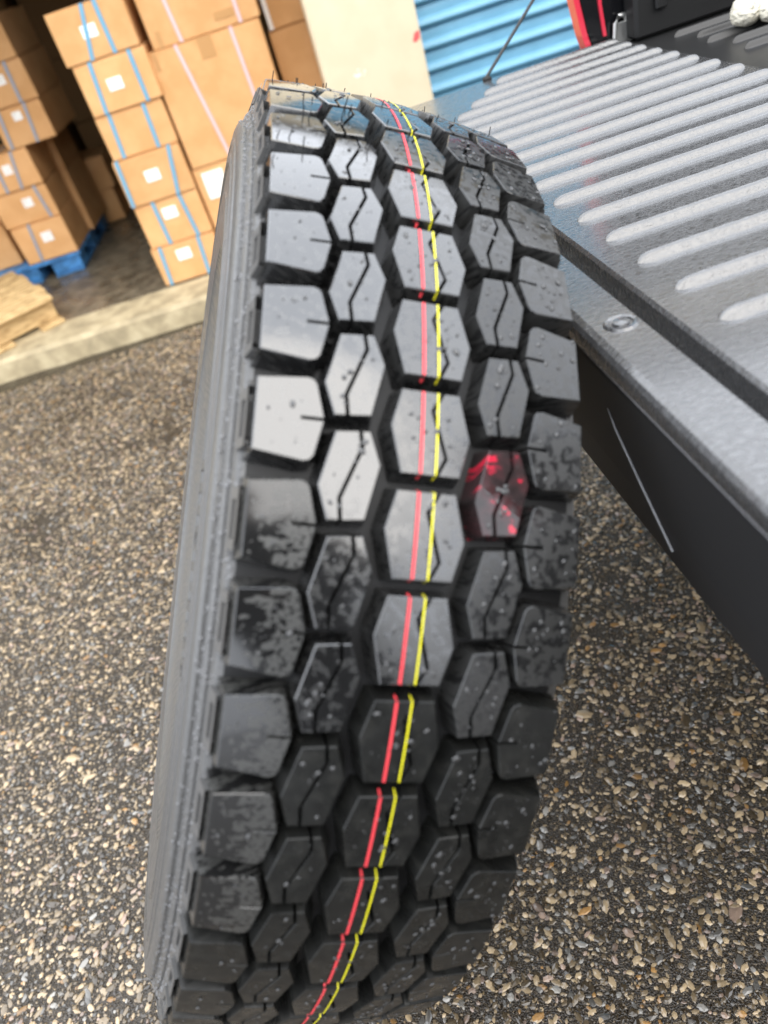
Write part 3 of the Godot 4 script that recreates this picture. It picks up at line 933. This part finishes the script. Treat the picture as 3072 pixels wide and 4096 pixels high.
func make_warehouse() -> void:
	# everything of the warehouse is laid out in the wall's own axes: x along the wall, z out of it
	var fl := put("dock_floor", block(Vector3(-6, -0.2, -9.0), Vector3(6, 0.0895, -0.225), 0.004).mesh(), M.dock_floor, self, wall_turn)
	tag(fl, "", "", "", "structure")
	var s := Shape.new()
	var r := RandomNumberGenerator.new()
	r.seed = 12
	# kerb with a worn, uneven nose
	var n := 120
	var prev := []
	for i in n + 1:
		var x := lerpf(-6.0, 6.0, float(i) / n)
		var w := r.randf_range(-0.006, 0.006)
		var ring := [Vector3(x, -0.2, 0.004 + w * 0.3), Vector3(x, 0.074 + w * 0.5, 0.0 + w), Vector3(x, 0.088, -0.014 + w), Vector3(x, 0.092, -0.22), Vector3(x, -0.2, -0.224)]
		if i > 0:
			for k in 4:
				s.quad(prev[k], ring[k], ring[k + 1], prev[k + 1], [Vector3(0, 0, 1), Vector3(0, 1, 1), Vector3(0, 1, 0), Vector3(0, 0, -1)][k])
		prev = ring
	tag(put("kerb", s.mesh(), M.kerb, self, wall_turn), "", "", "", "structure")
	var t := thing("warehouse", "warehouse with a cream wall pier, open loading bay and blue roll-up door", "building", "", wall_turn)
	var pier := put("pier", block(Vector3(0.285, 0.0915, -0.40), Vector3(0.647, 2.302, -0.10), 0.006).mesh(), M.cream, t)
	# paint smear and chips on the pier
	var sm := Shape.new()
	for b in [[0.632, 0.690, 0.013], [0.626, 0.683, 0.010], [0.621, 0.679, 0.006], [0.637, 0.697, 0.008]]:
		for k in 12:
			var a := TAU * k / 12
			var e := TAU * (k + 1) / 12
			var q: float = b[2]
			sm.tri(Vector3(b[0], b[1], -0.0988), Vector3(b[0] + cos(a) * q * 0.8, b[1] + sin(a) * q, -0.0990), Vector3(b[0] + cos(e) * q * 0.8, b[1] + sin(e) * q, -0.0990), Vector3(0, 0, 1))
	put("red_smear", sm.mesh(), M.red_smear, pier)
	var cp := Shape.new()
	for i in 9:
		var bx := 0.40 + r.randf_range(-0.02, 0.03)
		var by := 0.63 + r.randf_range(-0.015, 0.02)
		var q := r.randf_range(0.002, 0.005)
		for k in 7:
			var a := TAU * k / 7
			var e := TAU * (k + 1) / 7
			cp.tri(Vector3(bx, by, -0.0990), Vector3(bx + cos(a) * q, by + sin(a) * q, -0.0992), Vector3(bx + cos(e) * q, by + sin(e) * q, -0.0992), Vector3(0, 0, 1))
	put("paint_chips", cp.mesh(), M.chip, pier)
	put("bay_header", block(Vector3(-2.2, 1.50, -0.40), Vector3(0.282, 2.302, -0.10), 0.006).mesh(), M.cream, t)
	put("bay_jamb", block(Vector3(-6.0, 0.0915, -0.40), Vector3(-2.2, 2.302, -0.103), 0.006).mesh(), M.cream, t)
	put("door_header", block(Vector3(0.650, 2.10, -0.40), Vector3(3.4, 2.302, -0.103), 0.006).mesh(), M.cream, t)
	put("end_wall", block(Vector3(3.4, 0.0915, -0.40), Vector3(6.0, 2.302, -0.10), 0.006).mesh(), M.cream, t)
	put("upper_wall", block(Vector3(-6.0, 2.305, -0.40), Vector3(6.0, 2.40, -0.104), 0.006).mesh(), M.cream, t)
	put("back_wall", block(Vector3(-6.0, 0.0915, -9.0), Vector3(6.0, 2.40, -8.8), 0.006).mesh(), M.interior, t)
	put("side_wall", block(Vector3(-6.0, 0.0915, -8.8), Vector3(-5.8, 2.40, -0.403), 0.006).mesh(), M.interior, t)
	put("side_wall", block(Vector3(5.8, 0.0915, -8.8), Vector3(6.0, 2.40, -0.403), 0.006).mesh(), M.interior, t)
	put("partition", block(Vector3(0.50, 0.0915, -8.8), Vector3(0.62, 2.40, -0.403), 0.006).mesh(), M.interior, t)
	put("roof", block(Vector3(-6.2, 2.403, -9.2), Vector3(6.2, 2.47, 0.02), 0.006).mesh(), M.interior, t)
	# roll-up door: one slat after another
	var door := put("roll_up_door", block(Vector3(0.652, 0.0915, -0.262), Vector3(3.395, 2.15, -0.25), 0.002).mesh(), M.door_blue, t)
	var pr := PackedVector2Array()
	# (out of the wall, up): flat web, then a bead that bulges out, its underside falling back in
	for q in [[-0.016, 0.0], [-0.012, 0.0], [0.008, 0.006], [0.0150, 0.010], [0.0165, 0.0145], [0.0150, 0.020], [0.010, 0.027], [0.004, 0.032], [0.0, 0.036], [-0.001, 0.052], [-0.004, 0.066], [-0.012, 0.0715], [-0.016, 0.0715]]:
		pr.append(Vector2(q[0], q[1]))
	var slat := extrude(pr, 0.0, 2.735).mesh()
	for i in 28:
		var y := 0.542 - 0.0722 * 6 + 0.0722 * i
		if y > 0.09:
			put("slat", slat, M.door_blue, door, Transform3D(Basis(Vector3(0, 0, 1), Vector3(0, 1, 0), Vector3(-1, 0, 0)), Vector3(3.392, y, -0.232)))
	put("door_guide", block(Vector3(0.648, 0.0915, -0.285), Vector3(0.662, 2.10, -0.205), 0.003).mesh(), M.door_blue, t)

# ---------------------------------------------------------------- cartons and pallets
# straps: [x at top, x at bottom]; label: [x0, x1, y0, y1] or null
func carton(label: String, group: String, x0: float, x1: float, y0: float, y1: float, d: float, depth: float, card: Material, straps := [], strap_mat: Material = null, strap_w := 0.0062, sticker = null, sticker_mat: Material = null, marks := []) -> Node3D:
	var base := Vector3((x0 + x1) * 0.5, y0, d)
	var t := thing("carton", label, "carton", group, wall_turn * Transform3D(Basis(Vector3.UP, rng.randf_range(-0.012, 0.012)), base))
	var hw := (x1 - x0) * 0.5
	var h := y1 - y0
	var sh := Shape.new()
	# body stops short of the top; four flaps close it and leave seams
	block(Vector3(-hw, 0.0005, -depth), Vector3(hw, h - 0.0045, 0), 0.0035, 0.0018, sh)
	put("body", sh.mesh(), card, t)
	put("flap", block(Vector3(-hw + 0.001, h - 0.0042, -depth * 0.497), Vector3(hw - 0.001, h - 0.0006, -0.0005), 0.0012, 0.001).mesh(), card, t)
	put("flap", block(Vector3(-hw + 0.001, h - 0.0042, -depth + 0.0005), Vector3(hw - 0.001, h - 0.0006, -depth * 0.503), 0.0012, 0.001).mesh(), card, t)
	for s in straps:
		var xt: float = s[0] - base.x
		var xb: float = s[1] - base.x
		var q := Shape.new()
		var seg := 5
		var pts := []
		for i in seg + 1:
			var f := float(i) / seg
			pts.append(Vector3(lerpf(xt, xb, f), lerpf(h - 0.0005, 0.001, f), 0.0042 if i > 0 and i < seg else 0.0034))
		for i in seg:
			var a: Vector3 = pts[i]
			var b: Vector3 = pts[i + 1]
			var w := Vector3(strap_w, 0, 0)
			q.quad(a - w, a + w, b + w, b - w, Vector3(0, 0, 1))
			q.quad(a - w, b - w, b - w - Vector3(0, 0, 0.0015), a - w - Vector3(0, 0, 0.0015), Vector3(-1, 0, 0))
			q.quad(a + w, b + w, b + w - Vector3(0, 0, 0.0015), a + w - Vector3(0, 0, 0.0015), Vector3(1, 0, 0))
		block(Vector3(xt - strap_w, h - 0.0004, -depth * 0.98), Vector3(xt + strap_w, h + 0.0004, 0.0034), 0.0002, 0.0, q)
		put("strap", q.mesh(), strap_mat, t)
	if sticker != null:
		var q := Shape.new()
		var a := Vector3(sticker[0] - base.x, sticker[2] - y0, 0.0028)
		var b := Vector3(sticker[1] - base.x, sticker[3] - y0, 0.0028)
		q.quad(Vector3(a.x, b.y, a.z), Vector3(b.x, b.y, a.z), Vector3(b.x, a.y, a.z), Vector3(a.x, a.y, a.z), Vector3(0, 0, 1), Vector2(0, 0), Vector2(1, 0), Vector2(1, 1), Vector2(0, 1))
		for e in [[Vector3(a.x, a.y, a.z), Vector3(b.x, a.y, a.z), Vector3(0, -1, 0)], [Vector3(a.x, b.y, a.z), Vector3(b.x, b.y, a.z), Vector3(0, 1, 0)], [Vector3(a.x, a.y, a.z), Vector3(a.x, b.y, a.z), Vector3(-1, 0, 0)], [Vector3(b.x, a.y, a.z), Vector3(b.x, b.y, a.z), Vector3(1, 0, 0)]]:
			q.quad(e[0], e[1], e[1] - Vector3(0, 0, 0.004), e[0] - Vector3(0, 0, 0.004), e[2])
		put("paper_label", q.mesh(), sticker_mat, t)
	for m in marks:
		put("tape", block(Vector3(m[0] - base.x, m[2] - y0, -0.002), Vector3(m[1] - base.x, m[3] - y0, 0.0021), 0.0004).mesh(), M.tape, t)
	return t

func make_cartons() -> void:
	var ga := "cartons with blue straps in the front stack"
	var B: Material = M.strap_blue
	var d := -0.238
	carton("blue-strapped carton standing on the floor, lowest of the front stack", ga, -0.568, -0.302, 0.0925, 0.247, d, 0.36, M.card_0, [[-0.528, -0.541], [-0.366, -0.378]], B, 0.0070, [-0.474, -0.415, 0.177, 0.220], M.label_0)
	carton("blue-strapped carton second from the floor in the front stack", ga, -0.560, -0.301, 0.248, 0.4175, d - 0.004, 0.36, M.card_2, [[-0.481, -0.477], [-0.372, -0.360]], B, 0.0070, [-0.460, -0.402, 0.341, 0.383], M.label_1)
	carton("blue-strapped carton third from the floor, one strap along its left edge", ga, -0.563, -0.299, 0.4185, 0.5885, d + 0.004, 0.36, M.card_3, [[-0.543, -0.552], [-0.337, -0.370]], B, 0.0070, [-0.463, -0.406, 0.488, 0.529], M.label_0)
	carton("carton with two blue straps and no white label in the front stack", ga, -0.553, -0.297, 0.5895, 0.742, d - 0.006, 0.36, M.card_0, [[-0.497, -0.508], [-0.365, -0.371]], B, 0.0070)
	carton("blue-strapped carton just under the topmost one of the front stack", ga, -0.550, -0.284, 0.743, 0.909, d + 0.002, 0.36, M.card_2, [[-0.484, -0.499], [-0.339, -0.340]], B, 0.0070, [-0.454, -0.400, 0.806, 0.845], M.label_1)
	carton("topmost carton of the front stack, a blue strap crossing its white label", ga, -0.563, -0.292, 0.910, 1.073, d, 0.36, M.card_3, [[-0.430, -0.468], [-0.385, -0.383]], B, 0.0070, [-0.466, -0.412, 0.974, 1.013], M.label_0)
	var gb := "tall cartons with pink straps"
	d = -0.258
	carton("carton with a large white sheet label, lowest of the pink-strapped stack", gb, -0.293, 0.120, 0.0925, 0.477, d, 0.42, M.card_2, [[-0.135, -0.118]], M.strap_pink, 0.0064, [-0.265, -0.181, 0.357, 0.455], M.label_2)
	carton("tallest carton with two pale pink straps and a tape patch, middle of its stack", gb, -0.286, 0.128, 0.478, 0.876, d + 0.003, 0.42, M.card_0, [[-0.182, -0.131], [0.022, 0.034]], M.strap_pink, 0.0064, null, null, [[-0.106, -0.054, 0.807, 0.875], [-0.272, -0.258, 0.815, 0.875], [-0.02, 0.03, 0.479, 0.51]])
	carton("pink-strapped carton on top of the tallest carton", gb, -0.258, 0.134, 0.877, 1.19, d - 0.002, 0.42, M.card_3, [[-0.178, -0.154], [0.058, 0.064]], M.strap_pink, 0.0064, null, null, [[-0.235, -0.218, 0.878, 0.93], [-0.02, 0.05, 0.905, 0.93]])
	var gc := "plain cartons beside the cream pier"
	carton("plain carton beside the cream pier, lower one", gc, 0.142, 0.46, 0.0925, 0.450, -0.41, 0.36, M.card_1)
	carton("plain carton beside the cream pier, at mid height", gc, 0.142, 0.46, 0.451, 0.812, -0.41, 0.36, M.card_1)
	carton("carton beside the cream pier with a white strip at its left edge", gc, 0.150, 0.46, 0.813, 1.18, -0.41, 0.36, M.card_1, [[0.152, 0.158]], M.strap_white, 0.0085)
	# stack on the blue pallet
	var gd := "cartons with grey straps on the blue pallet"
	var G: Material = M.strap_grey
	d = -0.881
	carton("grey-strapped carton lying directly on the blue pallet", gd, -1.288, -1.037, 0.1805, 0.354, d, 0.30, M.card_2, [[-1.197, -1.217]], G, 0.0065, [-1.166, -1.115, 0.260, 0.304], M.label_0)
	carton("grey-strapped carton second up from the blue pallet", gd, -1.300, -1.037, 0.355, 0.5005, d - 0.01, 0.30, M.card_0, [[-1.090, -1.079]], G, 0.0065, [-1.171, -1.126, 0.422, 0.461], M.label_1)
	carton("grey-strapped carton third up from the blue pallet", gd, -1.310, -1.036, 0.5015, 0.656, d, 0.30, M.card_2, [[-1.108, -1.137], [-1.195, -1.205]], G, 0.0065, [-1.178, -1.137, 0.572, 0.612], M.label_0)
	carton("grey-strapped carton jutting out over the gap, fourth up on the blue pallet", gd, -1.115, -0.886, 0.6575, 0.812, d, 0.46, M.card_3, [[-0.954, -0.973], [-1.072, -1.089]], G, 0.0065, [-1.023, -0.984, 0.756, 0.790], M.label_1)
	carton("grey-strapped carton fifth up on the blue pallet", gd, -1.120, -0.884, 0.813, 0.970, d - 0.01, 0.46, M.card_1, [[-0.955, -0.962]], G, 0.0065, [-1.030, -0.982, 0.893, 0.930], M.label_0)
	carton("uppermost carton of the blue pallet, cut off by the left edge", gd, -1.125, -0.889, 0.971, 1.13, d, 0.46, M.card_1)
	carton("narrow brown carton at the far left, next to the lowest label carton", gd, -1.60, -1.345, 0.1805, 0.375, d - 0.09, 0.30, M.card_1)
	carton("brown carton upon the narrow one at the far left", gd, -1.60, -1.345, 0.376, 0.56, d - 0.11, 0.30, M.card_1)
	carton("brown carton third up at the far left", gd, -1.60, -1.345, 0.561, 0.74, d - 0.10, 0.30, M.card_1)
	carton("carton at the back of the blue pallet, resting on the deck", gd, -1.27, -1.012, 0.1805, 0.478, -1.21, 0.34, M.card_1, [[-1.06, -1.06]], G, 0.0065)
	carton("carton at the back of the blue pallet, upper one with a grey strap", gd, -1.26, -1.006, 0.479, 0.6565, -1.20, 0.34, M.card_1, [[-1.075, -1.075]], G, 0.0065)
	# dim stacks at the back of the bay
	var ge := "dim cartons at the back of the bay"
	carton("dim brown carton on the floor behind the blue pallet", ge, -1.14, -0.945, 0.0925, 0.262, -1.62, 0.3, M.card_1)
	carton("dim brown carton on another behind the blue pallet", ge, -1.12, -0.925, 0.263, 0.43, -1.62, 0.3, M.card_1)
	carton("small dim carton on the floor deep in the bay", ge, -0.925, -0.80, 0.0925, 0.215, -1.80, 0.25, M.card_1)
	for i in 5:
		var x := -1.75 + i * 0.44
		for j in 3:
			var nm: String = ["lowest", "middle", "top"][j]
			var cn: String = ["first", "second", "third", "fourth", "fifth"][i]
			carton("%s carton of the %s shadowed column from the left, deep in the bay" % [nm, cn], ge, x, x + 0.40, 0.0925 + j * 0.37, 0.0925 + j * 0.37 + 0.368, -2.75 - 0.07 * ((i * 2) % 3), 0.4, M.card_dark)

func make_pallets() -> void:
	var t := thing("blue_pallet", "blue painted wooden pallet under the stack of cartons", "pallet", "", wall_turn * Transform3D(Basis(), Vector3(-1.34, 0.0905, -0.872)))
	# local: x from -0.30 to 0.30, z back to -0.75
	for i in 6:
		var z := -0.012 - i * 0.125
		put("deck_board", block(Vector3(-0.30, 0.070, z - 0.105), Vector3(0.305, 0.0875, z), 0.002, 0.001).mesh(), M.pallet_blue, t)
	for x in [-0.29, -0.07, 0.145]:
		for z in [-0.02, -0.32, -0.63]:
			put("foot_block", block(Vector3(x, 0.013, z - 0.12), Vector3(x + 0.145, 0.0695, z), 0.003, 0.001).mesh(), M.pallet_blue, t)
	for x in [-0.29, -0.07, 0.145]:
		put("base_board", block(Vector3(x, 0.0, -0.76), Vector3(x + 0.145, 0.0125, -0.012), 0.002, 0.001).mesh(), M.pallet_blue, t)
	var w := thing("wooden_pallet", "bare wooden pallet lying turned at the left edge of the bay floor", "pallet", "", wall_turn * Transform3D(Basis(Vector3.UP, 0.52), Vector3(-1.38, 0.0905, -0.46)))
	for i in 5:
		var z := -0.26 + i * 0.135
		put("deck_board", block(Vector3(-0.42, 0.098, z), Vector3(0.20 + 0.01 * (i % 2), 0.118, z + 0.112), 0.003, 0.002).mesh(), M.wood, w)
	for z in [-0.25, 0.02, 0.30]:
		put("stringer", block(Vector3(-0.42, 0.014, z), Vector3(0.195, 0.0975, z + 0.045), 0.003, 0.002).mesh(), M.wood, w)
	for x in [-0.40, -0.12, 0.10]:
		put("base_board", block(Vector3(x, 0.0, -0.26), Vector3(x + 0.10, 0.0135, 0.40), 0.003, 0.001).mesh(), M.wood, w)

# ---------------------------------------------------------------- the photographer, mirrored in the wet tread
# bones: [from, to, radius, radius], blended into one skin by a smooth minimum and meshed as surface nets
func skin(bones: Array, cell: float, blend: float, into: Shape) -> void:
	var lo := Vector3(1e9, 1e9, 1e9)
	var hi := -lo
	for b in bones:
		var r: float = maxf(b[2], b[3]) + cell * 3.0 + blend
		for p in [b[0], b[1]]:
			lo = lo.min(p - Vector3(r, r, r)); hi = hi.max(p + Vector3(r, r, r))
	var n := Vector3i(((hi - lo) / cell).ceil()) + Vector3i.ONE
	var F := PackedFloat32Array()
	F.resize(n.x * n.y * n.z)
	F.fill(1.0)
	for b in bones:
		var a: Vector3 = b[0]
		var d: Vector3 = b[1] - b[0]
		var ll := maxf(d.length_squared(), 1e-9)
		var r0: float = b[2]
		var r1: float = b[3]
		var r := maxf(r0, r1) + cell * 2.0 + blend
		var e := Vector3(r, r, r)
		var i0 := Vector3i(((a.min(b[1]) - e - lo) / cell).floor()).max(Vector3i.ZERO)
		var i1 := Vector3i(((a.max(b[1]) + e - lo) / cell).ceil()).min(n - Vector3i.ONE)
		for z in range(i0.z, i1.z + 1):
			for y in range(i0.y, i1.y + 1):
				var o := (z * n.y + y) * n.x
				for x in range(i0.x, i1.x + 1):
					var p := lo + Vector3(x, y, z) * cell - a
					var h := clampf(p.dot(d) / ll, 0.0, 1.0)
					var dist := (p - d * h).length() - lerpf(r0, r1, h)
					var f := F[o + x]
					var k := maxf(blend - absf(f - dist), 0.0) / blend
					F[o + x] = minf(f, dist) - k * k * blend * 0.25
	var at := {}
	var grad := {}
	var pts := []
	var nr := []
	for z in n.z - 1:
		for y in n.y - 1:
			var o := (z * n.y + y) * n.x
			for x in n.x - 1:
				var c := [F[o + x], F[o + x + 1], F[o + n.x + x], F[o + n.x + x + 1], 0.0, 0.0, 0.0, 0.0]
				var o2 := o + n.x * n.y
				c[4] = F[o2 + x]; c[5] = F[o2 + x + 1]; c[6] = F[o2 + n.x + x]; c[7] = F[o2 + n.x + x + 1]
				var neg := 0
				for q in c: neg += 1 if q < 0.0 else 0
				if neg == 0 or neg == 8: continue
				var sum := Vector3.ZERO
				var cnt := 0
				for ed in [[0, 1], [2, 3], [4, 5], [6, 7], [0, 2], [1, 3], [4, 6], [5, 7], [0, 4], [1, 5], [2, 6], [3, 7]]:
					var fa: float = c[ed[0]]
					var fb: float = c[ed[1]]
					if (fa < 0.0) == (fb < 0.0): continue
					var pa := Vector3(ed[0] & 1, (ed[0] >> 1) & 1, ed[0] >> 2)
					var pb := Vector3(ed[1] & 1, (ed[1] >> 1) & 1, ed[1] >> 2)
					sum += pa.lerp(pb, fa / (fa - fb))
					cnt += 1
				at[o + x] = pts.size()
				pts.append(lo + (Vector3(x, y, z) + sum / cnt) * cell)
				nr.append(Vector3(c[1] + c[3] + c[5] + c[7] - c[0] - c[2] - c[4] - c[6], c[2] + c[3] + c[6] + c[7] - c[0] - c[1] - c[4] - c[5], c[4] + c[5] + c[6] + c[7] - c[0] - c[1] - c[2] - c[3]).normalized())
	var sy := n.x
	var sz := n.x * n.y
	for key in at:
		for ax in 3:
			var st: int = [1, sy, sz][ax]
			var u: int = [sy, sz, 1][ax]
			var w: int = [sz, 1, sy][ax]
			if (F[key] < 0.0) == (F[key + st] < 0.0): continue
			if not (at.has(key - u) and at.has(key - w) and at.has(key - u - w)): continue
			var q := [at[key], at[key - u], at[key - u - w], at[key - w]]
			var out: Vector3 = nr[q[0]] + nr[q[1]] + nr[q[2]] + nr[q[3]]
			into.tri(pts[q[0]], pts[q[1]], pts[q[2]], out, nr[q[0]], nr[q[1]], nr[q[2]])
			into.tri(pts[q[0]], pts[q[2]], pts[q[3]], out, nr[q[0]], nr[q[2]], nr[q[3]])

func hand_bones(cam: Transform3D, side: float) -> Array:
	# a hand closed on one long edge of the phone, in the phone's own axes
	var P := func(x: float, y: float, z: float) -> Vector3: return cam * Vector3(-0.0175 + side * x, y, z)
	var b := []
	b.append([P.call(0.058, -0.118, 0.040), P.call(0.050, -0.070, 0.034), 0.017, 0.015])
	b.append([P.call(0.052, -0.120, 0.048), P.call(0.047, -0.085, 0.042), 0.017, 0.014])
	for f in 4:
		var y := -0.058 - f * 0.019
		var L: float = [0.92, 1.0, 0.95, 0.78][f]
		var k := P.call(0.052, y, 0.030) as Vector3
		var m := P.call(0.055, y - 0.003, 0.002) as Vector3
		var t := P.call(0.040 - 0.012 * L, y - 0.004, -0.011) as Vector3
		b.append([k, m, 0.0092, 0.0086])
		b.append([m, t, 0.0086, 0.0072])
	b.append([P.call(0.050, -0.105, 0.046), P.call(0.042, -0.080, 0.044), 0.012, 0.0105])
	b.append([P.call(0.042, -0.080, 0.044), P.call(0.022, -0.058, 0.024), 0.0105, 0.0085])
	return b

func make_person(cam: Transform3D) -> void:
	var t := thing("person", "person in dark clothes standing behind the camera, phone held out in both hands", "person")
	var cx := 0.07
	var wr := [cam * Vector3(-0.0175 + 0.062, -0.135, 0.055), cam * Vector3(-0.0175 - 0.062, -0.135, 0.055)]
	var sh := [Vector3(cx + 0.175, 1.40, 0.43), Vector3(cx - 0.175, 1.40, 0.43)]
	var el := [Vector3(cx + 0.245, 1.10, 0.37), Vector3(cx - 0.245, 1.10, 0.37)]
	var torso := [[Vector3(cx - 0.06, 0.97, 0.47), Vector3(cx - 0.085, 1.32, 0.44), 0.105, 0.115], [Vector3(cx + 0.06, 0.97, 0.47), Vector3(cx + 0.085, 1.32, 0.44), 0.105, 0.115], [sh[0], sh[1], 0.068, 0.068], [Vector3(cx, 1.35, 0.44), Vector3(cx, 1.44, 0.43), 0.09, 0.07]]
	var arms := []
	for i in 2:
		arms.append([sh[i], el[i], 0.058, 0.045])
		arms.append([el[i], wr[i], 0.043, 0.028])
	var legs := []
	for sx in [-1.0, 1.0]:
		legs.append([Vector3(cx + sx * 0.085, 0.93, 0.47), Vector3(cx + sx * 0.105, 0.50, 0.45), 0.092, 0.062])
		legs.append([Vector3(cx + sx * 0.105, 0.50, 0.45), Vector3(cx + sx * 0.115, 0.10, 0.48), 0.060, 0.040])
	var head := [[Vector3(cx, 1.44, 0.43), Vector3(cx, 1.55, 0.385), 0.058, 0.052], [Vector3(cx, 1.645, 0.375), Vector3(cx, 1.630, 0.345), 0.088, 0.080], [Vector3(cx, 1.60, 0.345), Vector3(cx, 1.548, 0.300), 0.066, 0.036], [Vector3(cx, 1.612, 0.270), Vector3(cx, 1.580, 0.252), 0.010, 0.015], [Vector3(cx - 0.086, 1.62, 0.368), Vector3(cx - 0.088, 1.59, 0.362), 0.012, 0.009], [Vector3(cx + 0.086, 1.62, 0.368), Vector3(cx + 0.088, 1.59, 0.362), 0.012, 0.009]]
	var body := Shape.new()
	skin(torso + arms + legs, 0.018, 0.04, body)
	skin(head, 0.008, 0.02, body)
	for i in 2:
		skin(hand_bones(cam, 1.0 if i == 0 else -1.0) + [[wr[i], cam * Vector3(-0.0175 + (0.056 if i == 0 else -0.056), -0.115, 0.045), 0.024, 0.020]], 0.004, 0.007, body)
	put("body", body.mesh(), mat(lin(0.30, 0.17, 0.11), 0.55), t)
	var fat := func(bones: Array, k: float) -> Array:
		var q := []
		for b in bones: q.append([b[0], b[1], b[2] + k, b[3] + k])
		return q
	var jacket := Shape.new()
	skin(fat.call(torso + arms, 0.016), 0.018, 0.045, jacket)
	put("jacket", jacket.mesh(), mat(lin(0.012, 0.013, 0.016), 0.9, 0.3), t)
	var trousers := Shape.new()
	skin(fat.call(legs, 0.014), 0.018, 0.03, trousers)
	put("trousers", trousers.mesh(), mat(lin(0.014, 0.015, 0.02), 0.9, 0.3), t)
	for sx in [-1.0, 1.0]:
		var shoe := Shape.new()
		var x: float = cx + sx * 0.12
		skin([[Vector3(x, 0.046, 0.515), Vector3(x + sx * 0.01, 0.042, 0.40), 0.044, 0.042], [Vector3(x, 0.05, 0.50), Vector3(x - sx * 0.004, 0.11, 0.485), 0.042, 0.044], [Vector3(x + sx * 0.01, 0.040, 0.40), Vector3(x + sx * 0.016, 0.034, 0.325), 0.040, 0.034]], 0.010, 0.02, shoe)
		put("shoe", shoe.mesh(), mat(lin(0.02, 0.02, 0.02), 0.6), t)
	var hair := Shape.new()
	skin([[Vector3(cx, 1.672, 0.392), Vector3(cx, 1.660, 0.352), 0.088, 0.082], [Vector3(cx, 1.63, 0.41), Vector3(cx, 1.60, 0.41), 0.076, 0.06]], 0.010, 0.02, hair)
	put("hair", hair.mesh(), mat(lin(0.01, 0.008, 0.007), 0.6), t)
	for sx in [-1.0, 1.0]:
		put("eye", lathe(PackedVector2Array([Vector2(-0.010, 0.0), Vector2(-0.007, 0.008), Vector2(0.0, 0.011), Vector2(0.007, 0.008), Vector2(0.010, 0.0)]), 12).mesh(), mat(lin(0.6, 0.58, 0.55), 0.2), t, Transform3D(Basis(), Vector3(cx + sx * 0.030, 1.618, 0.279)))
	put("mouth", block(Vector3(-0.022, -0.004, -0.004), Vector3(0.022, 0.004, 0.004), 0.002).mesh(), mat(lin(0.32, 0.10, 0.09), 0.5), t, Transform3D(Basis(Vector3.RIGHT, -0.5), Vector3(cx, 1.556, 0.266)))
	var ph := thing("smartphone", "black smartphone held out by the person behind the camera", "phone", "", cam)
	put("case", block(Vector3(-0.0555, -0.128, 0.006), Vector3(0.0205, 0.026, 0.0142), 0.0025).mesh(), mat(lin(0.01, 0.01, 0.01), 0.4), ph)
	put("screen_glass", block(Vector3(-0.0530, -0.1255, 0.0143), Vector3(0.0180, 0.0235, 0.0150), 0.0003).mesh(), mat(lin(0.02, 0.02, 0.02), 0.05), ph)

# ---------------------------------------------------------------- scene
func _ready() -> void:
	rng.seed = 20240
	var cam := Camera3D.new()
	cam.name = "camera"
	cam.fov = 67.2427
	cam.near = 0.02
	cam.far = 200.0
	add_child(cam)
	cam.transform = Transform3D(Basis(Vector3(0.946085, -0.257668, 0.19629), Vector3(0.323917, 0.752586, -0.573317), Vector3(0.0, 0.605988, 0.795473)), Vector3(0, 1.0917, 0))
	var att := CameraAttributesPhysical.new()
	att.frustum_focal_length = 18.05
	att.frustum_focus_distance = 0.86
	att.exposure_aperture = 2.6
	cam.attributes = att
	cam.current = true
	var env := Environment.new()
	env.background_mode = Environment.BG_SKY
	var sky := Sky.new()
	var sm := ProceduralSkyMaterial.new()
	sm.sky_top_color = Color(0.72, 0.735, 0.76)
	sm.sky_horizon_color = Color(0.62, 0.63, 0.65)
	sm.ground_bottom_color = Color(0.12, 0.11, 0.10)
	sm.ground_horizon_color = Color(0.35, 0.35, 0.35)
	sm.sky_energy_multiplier = 2.1
	sm.sun_angle_max = 0.0
	sky.sky_material = sm
	env.sky = sky
	env.tonemap_mode = Environment.TONE_MAPPER_LINEAR
	env.tonemap_exposure = 1.3
	env.sdfgi_enabled = true
	env.ssao_enabled = true
	env.ssil_enabled = true
	var we := WorldEnvironment.new()
	we.name = "environment"
	we.environment = env
	add_child(we)
	var sun := DirectionalLight3D.new()
	sun.name = "sun"
	sun.light_color = Color(1.0, 0.95, 0.87)
	sun.light_energy = 0.42
	sun.light_angular_distance = 55.0
	sun.shadow_enabled = true
	sun.sky_mode = DirectionalLight3D.SKY_MODE_LIGHT_ONLY
	add_child(sun)
	sun.transform = Transform3D(Basis.looking_at(-Vector3(0.27, 0.77, 0.58).normalized(), Vector3.UP), Vector3(0, 5, 0))
	wall_turn = Transform3D(Basis(Vector3.UP, deg_to_rad(-4.0)), Vector3(0, 0, -2.97))
	make_materials()
	make_ground()
	make_warehouse()
	make_truck()
	make_tyre()
	make_cartons()
	make_pallets()
	make_bundle()
	make_person(cam.transform)
